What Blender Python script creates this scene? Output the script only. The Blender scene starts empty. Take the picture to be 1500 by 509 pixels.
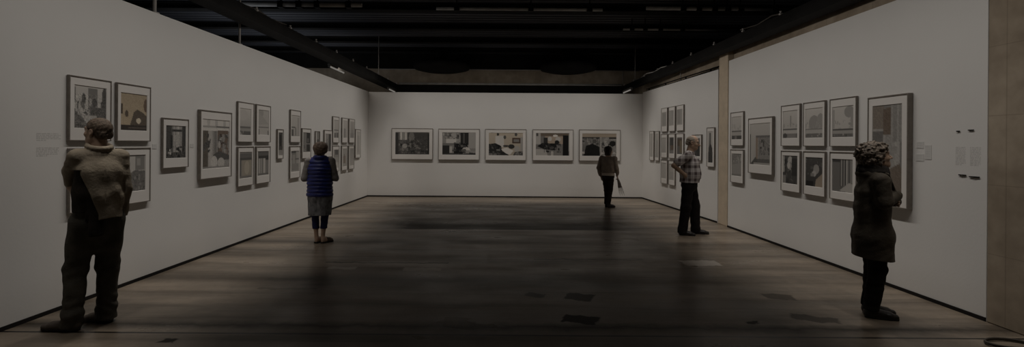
import bpy, math, random
import numpy as np
from mathutils import Vector

C = bpy.context.scene.collection
PI = math.pi

# ------------------------------------------------------------------ helpers
def lin(c):
    c = c / 255.0
    return c / 12.92 if c <= 0.04045 else ((c + 0.055) / 1.055) ** 2.4

def tag(o, label=None, cat=None, group=None, kind=None):
    if label: o['label'] = label
    if cat: o['category'] = cat
    if group: o['group'] = group
    if kind: o['kind'] = kind
    return o

def empty(name, loc=(0, 0, 0), rz=0.0):
    o = bpy.data.objects.new(name, None)
    o.empty_display_size = 0.1
    o.location = loc
    o.rotation_euler = (0, 0, rz)
    C.objects.link(o)
    return o

class MB:
    """collects simple solids and links them as one mesh object"""
    def __init__(self):
        self.v = []; self.f = []
    def box(self, x0, x1, y0, y1, z0, z1):
        n = len(self.v)
        self.v += [(x, y, z) for z in (z0, z1) for y in (y0, y1) for x in (x0, x1)]
        self.f += [tuple(n + i for i in q) for q in
                   ((0, 2, 3, 1), (4, 5, 7, 6), (0, 1, 5, 4), (1, 3, 7, 5), (3, 2, 6, 7), (2, 0, 4, 6))]
        return self
    def prism(self, poly, z0, z1):
        n = len(self.v); m = len(poly)
        self.v += [(x, y, z0) for x, y in poly] + [(x, y, z1) for x, y in poly]
        self.f += [tuple(n + i for i in reversed(range(m))), tuple(n + m + i for i in range(m))]
        self.f += [(n + i, n + (i + 1) % m, n + m + (i + 1) % m, n + m + i) for i in range(m)]
        return self
    def tube(self, pts, r, seg=10):
        pts = [Vector(p) for p in pts]
        n0 = len(self.v); up = Vector((0, 0, 1))
        for i, p in enumerate(pts):
            d = (pts[min(i + 1, len(pts) - 1)] - pts[max(i - 1, 0)]).normalized()
            a = d.cross(up)
            if a.length < 1e-3: a = d.cross(Vector((1, 0, 0)))
            a.normalize(); b = d.cross(a)
            rr = r[i] if isinstance(r, (list, tuple)) else r
            for k in range(seg):
                t = 2 * PI * k / seg
                self.v.append(tuple(p + a * (rr * math.cos(t)) + b * (rr * math.sin(t))))
        for i in range(len(pts) - 1):
            for k in range(seg):
                k2 = (k + 1) % seg
                self.f.append((n0 + i * seg + k, n0 + i * seg + k2, n0 + (i + 1) * seg + k2, n0 + (i + 1) * seg + k))
        self.f.append(tuple(n0 + k for k in reversed(range(seg))))
        self.f.append(tuple(n0 + (len(pts) - 1) * seg + k for k in range(seg)))
        return self
    def lathe(self, prof, c, seg=32):
        """prof: (radius, z) pairs, closed at both ends"""
        n0 = len(self.v)
        for r, z in prof:
            for k in range(seg):
                t = 2 * PI * k / seg
                self.v.append((c[0] + r * math.cos(t), c[1] + r * math.sin(t), c[2] + z))
        for i in range(len(prof) - 1):
            for k in range(seg):
                k2 = (k + 1) % seg
                self.f.append((n0 + i * seg + k, n0 + i * seg + k2, n0 + (i + 1) * seg + k2, n0 + (i + 1) * seg + k))
        self.f.append(tuple(n0 + k for k in reversed(range(seg))))
        self.f.append(tuple(n0 + (len(prof) - 1) * seg + k for k in range(seg)))
        return self
    def build(self, name, mat, parent=None, smooth=False, bevel=0.0):
        me = bpy.data.meshes.new(name)
        me.from_pydata(self.v, [], self.f)
        if smooth:
            me.polygons.foreach_set('use_smooth', [True] * len(me.polygons))
        me.materials.append(mat)
        me.update()
        o = bpy.data.objects.new(name, me)
        C.objects.link(o)
        if parent is not None: o.parent = parent
        if bevel > 0:
            b = o.modifiers.new('bevel', 'BEVEL'); b.width = bevel; b.segments = 2; b.limit_method = 'ANGLE'
        return o

# ------------------------------------------------------------------ materials
def node(nt, t, **kw):
    n = nt.nodes.new(t)
    for k, v in kw.items(): setattr(n, k, v)
    return n

def newmat(name):
    m = bpy.data.materials.new(name); m.use_nodes = True
    nt = m.node_tree
    return m, nt, nt.nodes['Principled BSDF']

def mathn(nt, op, a, b=None, clamp=False):
    n = nt.nodes.new('ShaderNodeMath'); n.operation = op; n.use_clamp = clamp
    for i, x in enumerate((a, b)):
        if x is None: continue
        if isinstance(x, (int, float)): n.inputs[i].default_value = x
        else: nt.links.new(x, n.inputs[i])
    return n.outputs[0]

def mixc(nt, fac, a, b, mode='MIX'):
    n = nt.nodes.new('ShaderNodeMix'); n.data_type = 'RGBA'; n.blend_type = mode
    for sock, x in ((n.inputs['Factor'], fac), (n.inputs[6], a), (n.inputs[7], b)):
        if isinstance(x, (int, float)): sock.default_value = x
        elif isinstance(x, tuple): sock.default_value = x if len(x) == 4 else x + (1.0,)
        else: nt.links.new(x, sock)
    return n.outputs[2]

def noise(nt, vec, scale, detail=3.0, rough=0.55):
    n = nt.nodes.new('ShaderNodeTexNoise')
    n.inputs['Scale'].default_value = scale; n.inputs['Detail'].default_value = detail
    n.inputs['Roughness'].default_value = rough
    if vec is not None: nt.links.new(vec, n.inputs['Vector'])
    return n.outputs['Fac']

def objco(nt, scale=(1, 1, 1)):
    tc = nt.nodes.new('ShaderNodeTexCoord')
    mp = nt.nodes.new('ShaderNodeMapping'); mp.inputs['Scale'].default_value = scale
    nt.links.new(tc.outputs['Object'], mp.inputs['Vector'])
    return mp.outputs['Vector']

def ramp(nt, fac, stops):
    n = nt.nodes.new('ShaderNodeValToRGB')
    el = n.color_ramp.elements
    while len(el) < len(stops): el.new(0.5)
    for e, (p, c) in zip(el, stops):
        e.position = p; e.color = c if len(c) == 4 else tuple(c) + (1.0,)
    nt.links.new(fac, n.inputs['Fac'])
    return n.outputs['Color']

def surf(name, col, rough=0.6, var=0.15, scale=8.0, bump=0.0, bscale=60.0, metal=0.0, spec=0.3, stretch=(1, 1, 1), sheen=0.0):
    """plain procedural surface: colour broken up by noise, optional fine bump"""
    m, nt, p = newmat(name)
    co = objco(nt, stretch)
    a = tuple(max(0, c * (1 - var)) for c in col); b = tuple(c * (1 + var) for c in col)
    nt.links.new(ramp(nt, noise(nt, co, scale), [(0.3, a), (0.7, b)]), p.inputs['Base Color'])
    p.inputs['Roughness'].default_value = rough; p.inputs['Metallic'].default_value = metal
    p.inputs['Specular IOR Level'].default_value = spec
    if sheen: p.inputs['Sheen Weight'].default_value = sheen
    if bump:
        bn = node(nt, 'ShaderNodeBump'); bn.inputs['Strength'].default_value = bump; bn.inputs['Distance'].default_value = 0.01
        nt.links.new(noise(nt, co, bscale, 4.0), bn.inputs['Height']); nt.links.new(bn.outputs[0], p.inputs['Normal'])
    return m

def attr_mat(name, rough=0.6, spec=0.3, coat=0.0, bump=0.0, bscale=200.0):
    """colour taken from the mesh's own colour attribute"""
    m, nt, p = newmat(name)
    a = node(nt, 'ShaderNodeAttribute', attribute_name='Col')
    nt.links.new(a.outputs['Color'], p.inputs['Base Color'])
    p.inputs['Roughness'].default_value = rough; p.inputs['Specular IOR Level'].default_value = spec
    if coat:
        p.inputs['Coat Weight'].default_value = coat; p.inputs['Coat Roughness'].default_value = 0.08
    if bump:
        bn = node(nt, 'ShaderNodeBump'); bn.inputs['Strength'].default_value = bump; bn.inputs['Distance'].default_value = 0.004
        nt.links.new(noise(nt, objco(nt), bscale), bn.inputs['Height']); nt.links.new(bn.outputs[0], p.inputs['Normal'])
    return m

def glow(name, col, s):
    m = bpy.data.materials.new(name); m.use_nodes = True
    nt = m.node_tree; nt.nodes.remove(nt.nodes['Principled BSDF'])
    e = node(nt, 'ShaderNodeEmission'); e.inputs['Color'].default_value = col + (1,); e.inputs['Strength'].default_value = s
    nt.links.new(e.outputs[0], nt.nodes['Material Output'].inputs[0])
    return m

# ------------------------------------------------------------------ implicit-surface sculpting
def unit(v):
    v = np.asarray(v, float); n = np.linalg.norm(v)
    return v / n if n > 1e-9 else np.array([0., 0., 1.])

def rotm(yaw=0, pitch=0, roll=0):
    cy, sy = math.cos(yaw), math.sin(yaw); cp, sp = math.cos(pitch), math.sin(pitch); cr, sr = math.cos(roll), math.sin(roll)
    Rz = np.array([[cy, -sy, 0], [sy, cy, 0], [0, 0, 1.]])
    Rx = np.array([[1, 0, 0], [0, cp, -sp], [0, sp, cp]])
    Ry = np.array([[cr, 0, sr], [0, 1, 0], [-sr, 0, cr]])
    return Rz @ Rx @ Ry

class Sculpt:
    def __init__(self, lo, hi, h):
        self.lo = np.array(lo, float); self.h = h
        self.n = np.ceil((np.array(hi, float) - self.lo) / h).astype(int) + 1
        self.f = np.full(self.n, 0.3, np.float32)
    def region(self, lo, hi):
        a = np.clip(np.floor((np.asarray(lo) - self.lo) / self.h).astype(int), 0, self.n)
        b = np.clip(np.ceil((np.asarray(hi) - self.lo) / self.h).astype(int) + 1, 0, self.n)
        if (b <= a).any(): return None
        sl = tuple(slice(int(i), int(j)) for i, j in zip(a, b))
        g = [(self.lo[d] + self.h * np.arange(a[d], b[d])).astype(np.float32) for d in range(3)]
        return sl, g[0][:, None, None], g[1][None, :, None], g[2][None, None, :]
    def comb(self, sl, d, k, sub):
        f = self.f[sl]
        if sub:
            d = -d
            if k > 0:
                h = np.maximum(k - np.abs(f - d), 0) / k
                self.f[sl] = np.maximum(f, d) + h * h * k * 0.25
            else: self.f[sl] = np.maximum(f, d)
        else:
            if k > 0:
                h = np.maximum(k - np.abs(f - d), 0) / k
                self.f[sl] = np.minimum(f, d) - h * h * k * 0.25
            else: self.f[sl] = np.minimum(f, d)
    def ell(self, c, r, R=None, k=0.02, sub=False):
        c = np.asarray(c, float); r = np.asarray(r, float) * np.ones(3)
        m = r.max() + k + 0.03
        reg = self.region(c - m, c + m)
        if reg is None: return self
        sl, X, Y, Z = reg
        x, y, z = X - c[0], Y - c[1], Z - c[2]
        if R is not None:
            x, y, z = (R[0, 0] * x + R[1, 0] * y + R[2, 0] * z, R[0, 1] * x + R[1, 1] * y + R[2, 1] * z, R[0, 2] * x + R[1, 2] * y + R[2, 2] * z)
        k0 = np.sqrt((x / r[0]) ** 2 + (y / r[1]) ** 2 + (z / r[2]) ** 2)
        k1 = np.sqrt((x / r[0] ** 2) ** 2 + (y / r[1] ** 2) ** 2 + (z / r[2] ** 2) ** 2)
        d = np.where(k1 > 1e-6, k0 * (k0 - 1) / np.maximum(k1, 1e-6), -r.min())
        self.comb(sl, d.astype(np.float32), k, sub)
        return self
    def cap(self, a, b, ra, rb, k=0.02, side=(1, 0, 0), sub=False):
        """tapered limb from a to b; a radius may be (across, deep) with 'across' along side"""
        a = np.asarray(a, float); b = np.asarray(b, float)
        ra = ra if isinstance(ra, tuple) else (ra, ra); rb = rb if isinstance(rb, tuple) else (rb, rb)
        ab = b - a; L = max(np.linalg.norm(ab), 1e-6); w = ab / L
        u = np.asarray(side, float); u = u - w * u.dot(w)
        if np.linalg.norm(u) < 1e-3: u = np.cross(w, (0.3, 0.9, 0.1))
        u = unit(u); v = np.cross(w, u)
        m = max(ra + rb) + k + 0.03
        reg = self.region(np.minimum(a, b) - m, np.maximum(a, b) + m)
        if reg is None: return self
        sl, X, Y, Z = reg
        x, y, z = X - a[0], Y - a[1], Z - a[2]
        q = x * w[0] + y * w[1] + z * w[2]
        t = np.clip(q / L, 0, 1)
        qq = q - t * L
        pu = x * u[0] + y * u[1] + z * u[2]; pv = x * v[0] + y * v[1] + z * v[2]
        rx = ra[0] + (rb[0] - ra[0]) * t; ry = ra[1] + (rb[1] - ra[1]) * t; rm = np.minimum(rx, ry)
        k0 = np.sqrt((pu / rx) ** 2 + (pv / ry) ** 2 + (qq / rm) ** 2)
        k1 = np.sqrt((pu / rx ** 2) ** 2 + (pv / ry ** 2) ** 2 + (qq / rm ** 2) ** 2)
        d = np.where(k1 > 1e-4, k0 * (k0 - 1) / np.maximum(k1, 1e-4), -rm)
        self.comb(sl, d.astype(np.float32), k, sub)
        return self
    def chain(self, pts, rad, k=0.02, side=(1, 0, 0)):
        for i in range(len(pts) - 1):
            self.cap(pts[i], pts[i + 1], rad[i], rad[i + 1], k, side)
        return self
    def grid(self):
        return self.region(self.lo, self.lo + self.h * (self.n - 1))[1:]
    def cut(self, p, nrm):
        """remove everything on the side nrm points to"""
        X, Y, Z = self.grid(); nrm = unit(nrm)
        d = (X - p[0]) * nrm[0] + (Y - p[1]) * nrm[1] + (Z - p[2]) * nrm[2]
        self.f = np.maximum(self.f, d.astype(np.float32)); return self
    def folds(self, amp, freq, seed=0, dirs=None, n=5):
        """cloth folds / curls: a few warped sines pushed into the surface"""
        rs = np.random.RandomState(seed); X, Y, Z = self.grid(); s = 0
        for i in range(n):
            d = unit(rs.normal(size=3) * (dirs if dirs is not None else (1, 1, 1))); fr = freq * (0.6 + 0.9 * rs.rand()); ph = rs.rand() * 6.28
            e = unit(rs.normal(size=3)) * freq * 0.5
            s = s + np.sin(fr * (X * d[0] + Y * d[1] + Z * d[2]) + ph + 1.3 * np.sin(X * e[0] + Y * e[1] + Z * e[2] + ph))
        self.f = self.f + (amp / math.sqrt(n) * s).astype(np.float32); return self
    def mesh(self):
        f = self.f; h = self.h; s = f < 0
        n = f.shape
        c = np.zeros((n[0] - 1, n[1] - 1, n[2] - 1), np.int8)
        off = [(i, j, k) for i in (0, 1) for j in (0, 1) for k in (0, 1)]
        for i, j, k in off:
            c += s[i:n[0] - 1 + i, j:n[1] - 1 + j, k:n[2] - 1 + k]
        act = np.argwhere((c > 0) & (c < 8))
        idx = np.full(c.shape, -1, np.int64); idx[tuple(act.T)] = np.arange(len(act))
        acc = np.zeros((len(act), 3)); cnt = np.zeros(len(act))
        for ax in range(3):
            for p in (0, 1):
                for q in (0, 1):
                    o0 = [0, 0, 0]; o0[(ax + 1) % 3] = p; o0[(ax + 2) % 3] = q
                    o1 = list(o0); o1[ax] = 1
                    f0 = f[tuple((act + o0).T)].astype(float); f1 = f[tuple((act + o1).T)].astype(float)
                    mk = (f0 < 0) != (f1 < 0)
                    t = np.where(mk, f0 / np.where(mk, f0 - f1, 1), 0)
                    pt = np.tile(np.array(o0, float), (len(act), 1)); pt[:, ax] += t
                    acc += pt * mk[:, None]; cnt += mk
        V = self.lo + h * (act + acc / cnt[:, None])
        faces = []
        for ax in range(3):
            b_, c_ = (ax + 1) % 3, (ax + 2) % 3
            s0 = np.take(s, range(n[ax] - 1), ax); s1 = np.take(s, range(1, n[ax]), ax)
            e = np.argwhere(s0 != s1)
            e = e[(e[:, b_] > 0) & (e[:, c_] > 0) & (e[:, b_] < n[b_] - 1) & (e[:, c_] < n[c_] - 1)]
            ins = s0[tuple(e.T)]
            def at(db, dc):
                q = e.copy(); q[:, b_] += db; q[:, c_] += dc
                return idx[tuple(q.T)]
            quad = np.stack([at(-1, -1), at(0, -1), at(0, 0), at(-1, 0)], 1)
            quad[~ins] = quad[~ins][:, ::-1]
            faces.append(quad)
        return V, np.concatenate(faces)

def link_mesh(name, V, F, mat, parent=None, col=None, smooth=True):
    me = bpy.data.meshes.new(name)
    me.vertices.add(len(V)); me.vertices.foreach_set('co', np.asarray(V, np.float32).ravel())
    me.loops.add(F.size); me.loops.foreach_set('vertex_index', F.ravel().astype(np.int32))
    me.polygons.add(len(F)); me.polygons.foreach_set('loop_start', np.arange(0, F.size, F.shape[1], dtype=np.int32))
    me.update(calc_edges=True)
    me.polygons.foreach_set('use_smooth', np.full(len(F), smooth))
    if col is not None:
        at = me.color_attributes.new('Col', 'FLOAT_COLOR', 'POINT')
        at.data.foreach_set('color', np.concatenate([col, np.ones((len(V), 1))], 1).astype(np.float32).ravel())
    me.materials.append(mat); me.validate(); me.update()
    o = bpy.data.objects.new(name, me); C.objects.link(o)
    if parent is not None: o.parent = parent
    return o

def finish(S, name, mat, parent, colf=None, sm=1):
    V, F = S.mesh()
    col = colf(V) if colf else None
    return link_mesh(name, V, F, mat, parent, col)
NO_PEOPLE = False
ROLL = math.radians(0.42)
# ------------------------------------------------------------------ people
A3 = lambda *p: np.array(p, float)

class Head:
    """head frame: x right, y forward, z up, origin at the middle of the skull"""
    def __init__(self, c, yaw=0, pitch=0, s=1.0):
        self.c = A3(*c); self.R = rotm(yaw, pitch); self.s = s
    def p(self, x, y, z): return self.c + self.R @ (A3(x, y, z) * self.s)
    def loc(self, V): return ((V - self.c) @ self.R) / self.s

def sculpt_head(S, H, neck, nr=0.054, fat=1.0, nose=1.0):
    s = H.s; e = lambda x, y, z, a, b, c, k=0.02, sub=False: S.ell(H.p(x, y, z), (a * s, b * s, c * s), H.R, k, sub)
    cp = lambda a, b, ra, rb, k=0.012: S.cap(H.p(*a), H.p(*b), ra * s, rb * s, k, H.R[:, 0])
    S.cap(neck, H.p(0, -0.015, -0.06), nr * 1.12, nr, 0.035)
    e(0, -0.012, 0.03, 0.075, 0.094, 0.086)
    e(0, 0.028, -0.03, 0.062 * fat, 0.066, 0.088, 0.03)
    e(0, 0.045, -0.088, 0.04 * fat, 0.045, 0.03, 0.03)
    cp((-0.045 * fat, 0.0, -0.065), (0, 0.06, -0.095), 0.022, 0.02, 0.03); cp((0.045 * fat, 0, -0.065), (0, 0.06, -0.095), 0.022, 0.02, 0.03)
    for q in (-1, 1):
        e(q * 0.042, 0.055, -0.03, 0.022 * fat, 0.028, 0.02, 0.02)
        e(q * 0.031, 0.096, 0.004, 0.015, 0.013, 0.010, 0.012, True)
        e(q * 0.031, 0.078, 0.003, 0.0125, 0.0125, 0.0125, 0.003)
        e(q * 0.077, -0.008, -0.008, 0.010, 0.021, 0.033, 0.008); e(q * 0.086, -0.002, -0.006, 0.006, 0.011, 0.018, 0.006, True)
    cp((-0.04, 0.078, 0.025), (0.04, 0.078, 0.025), 0.011, 0.011, 0.016)
    cp((0, 0.088, 0.012), (0, 0.110 + 0.006 * nose, -0.032), 0.008, 0.0125 * nose, 0.01)
    for q in (-1, 1): e(q * 0.011, 0.098, -0.036, 0.008, 0.010, 0.007, 0.008)
    cp((-0.02, 0.083, -0.062), (0.02, 0.083, -0.062), 0.0065, 0.0065, 0.006); cp((-0.017, 0.083, -0.074), (0.017, 0.083, -0.074), 0.007, 0.007, 0.006)

def head_colour(H, skin, lip=None, iris=(0.05, 0.035, 0.02)):
    skin = np.array(skin); lip = np.array(lip if lip is not None else skin * (0.8, 0.55, 0.55))
    def f(V):
        q = H.loc(V); col = np.tile(skin, (len(V), 1))
        n = 0.06 * np.sin(V[:, 0] * 41 + 3 * np.sin(V[:, 2] * 23)) * np.sin(V[:, 2] * 37 + V[:, 1] * 29)
        col *= (1 + n)[:, None]
        m = (np.abs(q[:, 0]) < 0.024) & (np.abs(q[:, 2] + 0.068) < 0.010) & (q[:, 1] > 0.07); col[m] = lip
        for sg in (-1, 1):
            d = np.linalg.norm(q - (sg * 0.031, 0.088, 0.003), axis=1)
            col[d < 0.0125] = (0.55, 0.52, 0.48); col[d < 0.007] = iris
            m = (np.abs(q[:, 0] - sg * 0.031) < 0.022) & (np.abs(q[:, 2] - 0.026) < 0.005) & (q[:, 1] > 0.05); col[m] *= 0.45
        return col
    return f

def sculpt_hand(S, wr, d, n, t, curl=0.5, s=1.0, k=0.004):
    """wrist point, finger direction, palm normal, thumb side"""
    wr = A3(*wr); d = unit(d); n = unit(n - d * np.dot(n, d)); t = unit(t - d * np.dot(t, d) - n * np.dot(t, n))
    S.cap(wr - d * 0.01, wr + d * 0.082 * s, (0.029 * s, 0.021 * s), (0.040 * s, 0.013 * s), 0.012, t)
    for off, L in ((0.031, 0.070), (0.0105, 0.079), (-0.0105, 0.073), (-0.031, 0.056)):
        p = wr + (d * 0.080 + t * off) * s; a = curl * 0.5 - 0.05
        for fr, r0, r1 in ((0.45, 0.0092, 0.0086), (0.31, 0.0086, 0.008), (0.24, 0.008, 0.0068)):
            q = p + (d * math.cos(a) + n * math.sin(a)) * (L * fr * s) + t * (off * 0.12 * fr * s)
            S.cap(p, q, r0 * s, r1 * s, k, t); p = q; a += curl
    p = wr + (d * 0.022 + t * 0.026 + n * 0.006) * s
    for L, r0, r1, w in ((0.042, 0.014, 0.0115, 0.35), (0.032, 0.0112, 0.0095, 0.6), (0.024, 0.0095, 0.0075, 0.85)):
        q = p + unit(d * (0.55 + 0.3 * w) + t * (0.8 - 0.55 * w) + n * (0.25 + 0.35 * w * curl)) * (L * s)
        S.cap(p, q, r0 * s, r1 * s, 0.008, t); p = q

def sculpt_body(S, J, w=1.0, d=1.0, arm=1.0, leg=1.0):
    """skin under the clothes: one continuous trunk with tapering limbs"""
    sd = unit(A3(*J['shR']) - A3(*J['shL'])); P = {k: A3(*v) for k, v in J.items()}
    S.cap(P['pelvis'], P['waist'], (0.135 * w, 0.095 * d), (0.120 * w, 0.085 * d), 0.04, sd)
    S.cap(P['waist'], P['chest'], (0.120 * w, 0.085 * d), (0.135 * w, 0.095 * d), 0.04, sd)
    S.cap(P['chest'], P['neck'] - A3(0, 0, 0.06), (0.135 * w, 0.095 * d), (0.09 * w, 0.065), 0.05, sd)
    S.cap(P['shL'], P['shR'], 0.052, 0.052, 0.05)
    for q in 'LR':
        S.chain([P['sh' + q], P['el' + q], P['wr' + q]], [0.05 * arm, 0.038 * arm, 0.026 * arm], 0.025)
        S.cap(P['el' + q] * 0.7 + P['wr' + q] * 0.3, P['wr' + q], 0.038 * arm, 0.026 * arm, 0.02)
        S.chain([P['hip' + q], P['kn' + q], P['an' + q]], [0.066 * leg, 0.044 * leg, 0.034 * leg], 0.02)
        S.cap(P['kn' + q] * 0.75 + P['an' + q] * 0.25 + A3(0, -0.012, 0), P['kn' + q] * 0.4 + P['an' + q] * 0.6, 0.043 * leg, 0.037 * leg, 0.02)

def sculpt_foot(S, heel, toe, an, w=0.042, top=0.0, grow=0.0):
    heel = A3(*heel, 0.0); toe = A3(*toe, 0.0); an = A3(*an); f = unit(toe - heel); sd = np.cross((0, 0, 1), f); L = np.linalg.norm(toe - heel)
    z = A3(0, 0, 1); g = grow
    h0 = heel + f * 0.035; b0 = heel + f * (L * 0.70); t0 = toe - f * 0.032
    S.cap(h0 + z * 0.036, b0 + z * 0.030, (w * 0.80 + g, 0.034 + g), (w + g, 0.028 + g), 0.015, sd)
    S.cap(b0 + z * 0.030, t0 + z * 0.026, (w + g, 0.028 + g), (w * 0.78 + g, 0.022 + g), 0.015, sd)
    S.cap(h0 + f * 0.01 + z * 0.065, b0 + z * 0.036, (w * 0.85 + g, 0.035 + g), (w * 0.85 + g, 0.026 + g), 0.02, sd)
    if top: S.cap(h0 + f * 0.012 + z * 0.04, h0 + f * 0.012 + z * top, (w * 0.85 + g, 0.045 + g), (w * 0.85 + g, 0.043 + g), 0.02, sd)

def make_shoe(name, heel, toe, an, mat, root, h, w=0.043, top=0.08, sole=None):
    lo = np.minimum(A3(*heel, 0), A3(*toe, 0)) - (0.09, 0.09, 0.02); hi = np.maximum(A3(*heel, 0), A3(*toe, 0)) + (0.09, 0.09, 0.17)
    S = Sculpt(lo, hi, h); sculpt_foot(S, heel, toe, an, w, top, 0.004)
    S.cut((0, 0, 0.012), (0, 0, -1)); o = finish(S, name, mat, root)
    T = Sculpt(lo, hi, h); hl = A3(*heel, 0.012); tl = A3(*toe, 0.012); f = unit(tl - hl); sd = np.cross((0, 0, 1), f); L = np.linalg.norm(tl - hl)
    T.cap(hl + f * 0.033, hl + f * L * 0.7, (w * 0.88, 0.03), (w * 1.08, 0.03), 0.01, sd); T.cap(hl + f * L * 0.7, tl - f * 0.034, (w * 1.08, 0.03), (w * 0.86, 0.03), 0.01, sd)
    T.cut((0, 0, 0.018), (0, 0, 1)); T.cut((0, 0, 0.001), (0, 0, -1))
    finish(T, 'sole', sole or M['sole'], o)
    return o

def sculpt_legs(S, P, r, sd, k=0.03):
    """trouser legs; r = hip, knee, hem radii"""
    for q in 'LR':
        a = A3(*P['an' + q]); kn = A3(*P['kn' + q])
        S.chain([A3(*P['hip' + q]), kn, a], [r[0], r[1], r[2]], k, sd)

LO = (-0.55, -0.55, -0.02); HI = (0.55, 0.60, 1.85)

# ---- man in the khaki jacket, left foreground
def man_in_jacket():
    root = empty('person', (-3.47, 4.10, 0), math.atan2(0.8, 0.6))
    tag(root, 'person in a loose khaki jacket seen from behind beside the left wall', 'person')
    J = dict(pelvis=(0, -0.03, 0.95), waist=(0, -0.05, 1.12), chest=(0.01, -0.05, 1.32), neck=(0.0, -0.05, 1.50),
             shL=(-0.140, -0.05, 1.445), shR=(0.140, -0.06, 1.445), elL=(-0.158, 0.06, 1.325), elR=(0.172, -0.06, 1.165),
             wrL=(-0.150, 0.10, 1.19), wrR=(0.172, 0.015, 0.925), hipL=(-0.095, -0.02, 0.92), hipR=(0.095, -0.03, 0.92),
             knL=(-0.125, 0.045, 0.50), anL=(-0.152, 0.01, 0.10), knR=(0.085, 0.03, 0.50), anR=(0.078, 0.03, 0.10))
    h = 0.005
    H = Head((-0.005, -0.035, 1.66), yaw=math.radians(34), pitch=math.radians(4), s=0.95)
    S = Sculpt(LO, HI, h); sculpt_body(S, J); sculpt_head(S, H, J['neck'])
    sculpt_hand(S, J['wrL'], (0.1, -0.75, -0.6), (1, 0, -0.2), (0, 0.5, -0.7), 0.45)
    sculpt_hand(S, J['wrR'], (-0.12, 0.25, -1), (-1, 0, 0), (0, 1, 0.2), 0.35)
    for q, he, to in (('L', (-0.122, -0.054), (-0.30, 0.225)), ('R', (0.106, -0.015), (-0.035, 0.215))):
        sculpt_foot(S, he, to, J['an' + q], 0.032)
        make_shoe('shoe', he, to, J['an' + q], M['shoe_grey'], root, h, 0.045, 0.09)
    finish(S, 'body', M['skin'], root, head_colour(H, SKIN))
    # hair: close-cropped ring round a thinning crown
    S = Sculpt((-0.2, -0.25, 1.5), (0.2, 0.25, 1.85), 0.004)
    S.ell(H.p(0, -0.014, 0.030), (0.0800, 0.0990, 0.0905), H.R, 0.01)
    S.cap(H.p(-0.03, -0.075, -0.03), H.p(0.03, -0.075, -0.03), 0.032, 0.032, 0.03, H.R[:, 0])
    S.cut(H.p(0, 0.055, 0.03), H.R @ A3(0, 1, -0.35)); S.cut(H.p(0, 0, -0.075), H.R @ A3(0, 0, -1))
    S.cut(H.p(0, 0.0, -0.012), H.R @ A3(0, 0.8, -0.75))
    for q in (-1, 1): S.ell(H.p(q * 0.083, -0.002, -0.012), (0.022, 0.026, 0.036), H.R, 0.006, True)
    S.folds(0.0012, 260, 3); finish(S, 'hair', M['hair_brown'], root)
    # trousers
    sd = (1, 0, 0)
    S = Sculpt(LO, HI, 0.006)
    S.cap((0, -0.03, 0.88), (0, -0.04, 1.06), (0.160, 0.125), (0.155, 0.12), 0.03, sd)
    for q in 'LR':
        hp, kn, an = A3(*J['hip' + q]), A3(*J['kn' + q]), A3(*J['an' + q])
        S.chain([hp + (0, 0, -0.02), kn, an + (0, -0.005, 0.03)], [0.098, 0.080, 0.070], 0.035)
        S.cap(an + (0, 0, 0.03), an + (0, 0.01, -0.06), (0.070, 0.075), (0.078, 0.085), 0.03)
    S.cap((0, -0.02, 0.86), (-0.01, 0.0, 0.68), (0.10, 0.10), (0.05, 0.085), 0.05)
    # creases: soft horizontal breaks above the hems and behind the knees, long drag lines down the legs
    X, Y, Z = S.grid()
    S.f = S.f + (0.004 * np.sin(75 * Z + 9 * X + 6 * np.sin(11 * X + 7 * Y)) * np.exp(-((Z - 0.17) / 0.11) ** 2) + 0.003 * np.sin(60 * Z - 14 * X + 4 * np.sin(9 * Y)) * np.exp(-((Z - 0.50) / 0.10) ** 2)).astype(np.float32)
    S.folds(0.0035, 26, 5, (1, 1, 0.3)); S.cut((0, 0, 0.028), (0, 0, -1)); S.cut((0, 0, 1.1), (0, 0, 1))
    finish(S, 'trousers', M['trousers_olive'], root)
    # jacket: worn open and loose, hitched up on the left by the raised arm, longer at the right of the back
    S = Sculpt(LO, HI, 0.0045)
    S.chain([(0.0, -0.05, 0.88), (0.0, -0.06, 1.12), (0.0, -0.06, 1.32), (0, -0.055, 1.45)], [(0.166, 0.140), (0.164, 0.136), (0.168, 0.130), (0.112, 0.088)], 0.035, sd)
    S.cap(J['shL'], J['shR'], 0.062, 0.062, 0.045)
    S.chain([A3(*J['shR']), A3(*J['elR']), A3(*J['wrR'])], (0.064, 0.056, 0.048), 0.02)
    X, Y, Z = S.grid()
    # drag lines fanning down from the shoulder blades and ripples where sleeves bend
    fan = np.sin(46 * X + 5.5 * np.sin(4.2 * Z + 1.5) + 8 * (Z - 1.2) * X * 6)
    S.f = S.f + (0.0035 * fan * np.clip((1.43 - Z) / 0.2, 0, 1) * (np.abs(X) < 0.17) + 0.002 * np.sin(70 * Z + 30 * X + 4 * np.sin(20 * Y)) * np.exp(-((np.abs(X) - 0.18) / 0.05) ** 2)).astype(np.float32)
    S.folds(0.0025, 38, 4, (1, 1, 0.5))
    # the left side is hitched up to the raised arm, so the edge runs slantwise down the back
    edge = -0.135 + 0.105 * np.clip((1.30 - Z) / 0.34, 0, 1)
    cutl = np.where(Z < 1.335, edge - X, -0.05)
    hem = np.maximum(0.925 + 0.008 * np.sin(23 * X) - Z, cutl * 0.8)
    S.f = np.maximum(S.f, hem.astype(np.float32))
    S.chain([A3(*J['shL']), A3(*J['elL']), A3(*J['wrL']) + (0, 0, 0.03)], (0.066, 0.056, 0.044), 0.02)
    S.cap((-0.150, -0.02, 1.40), (-0.178, 0.0, 1.385), 0.04, 0.025, 0.03)
    S.cap((0.012, -0.206, 0.95), (0.006, -0.196, 1.40), 0.0045, 0.0045, 0.004, sub=True)
    ring = [A3(0.074 * math.cos(a), -0.055 + 0.076 * math.sin(a), 1.532 + 0.020 * math.sin(a)) for a in np.linspace(0, 2 * PI, 17)]
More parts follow.
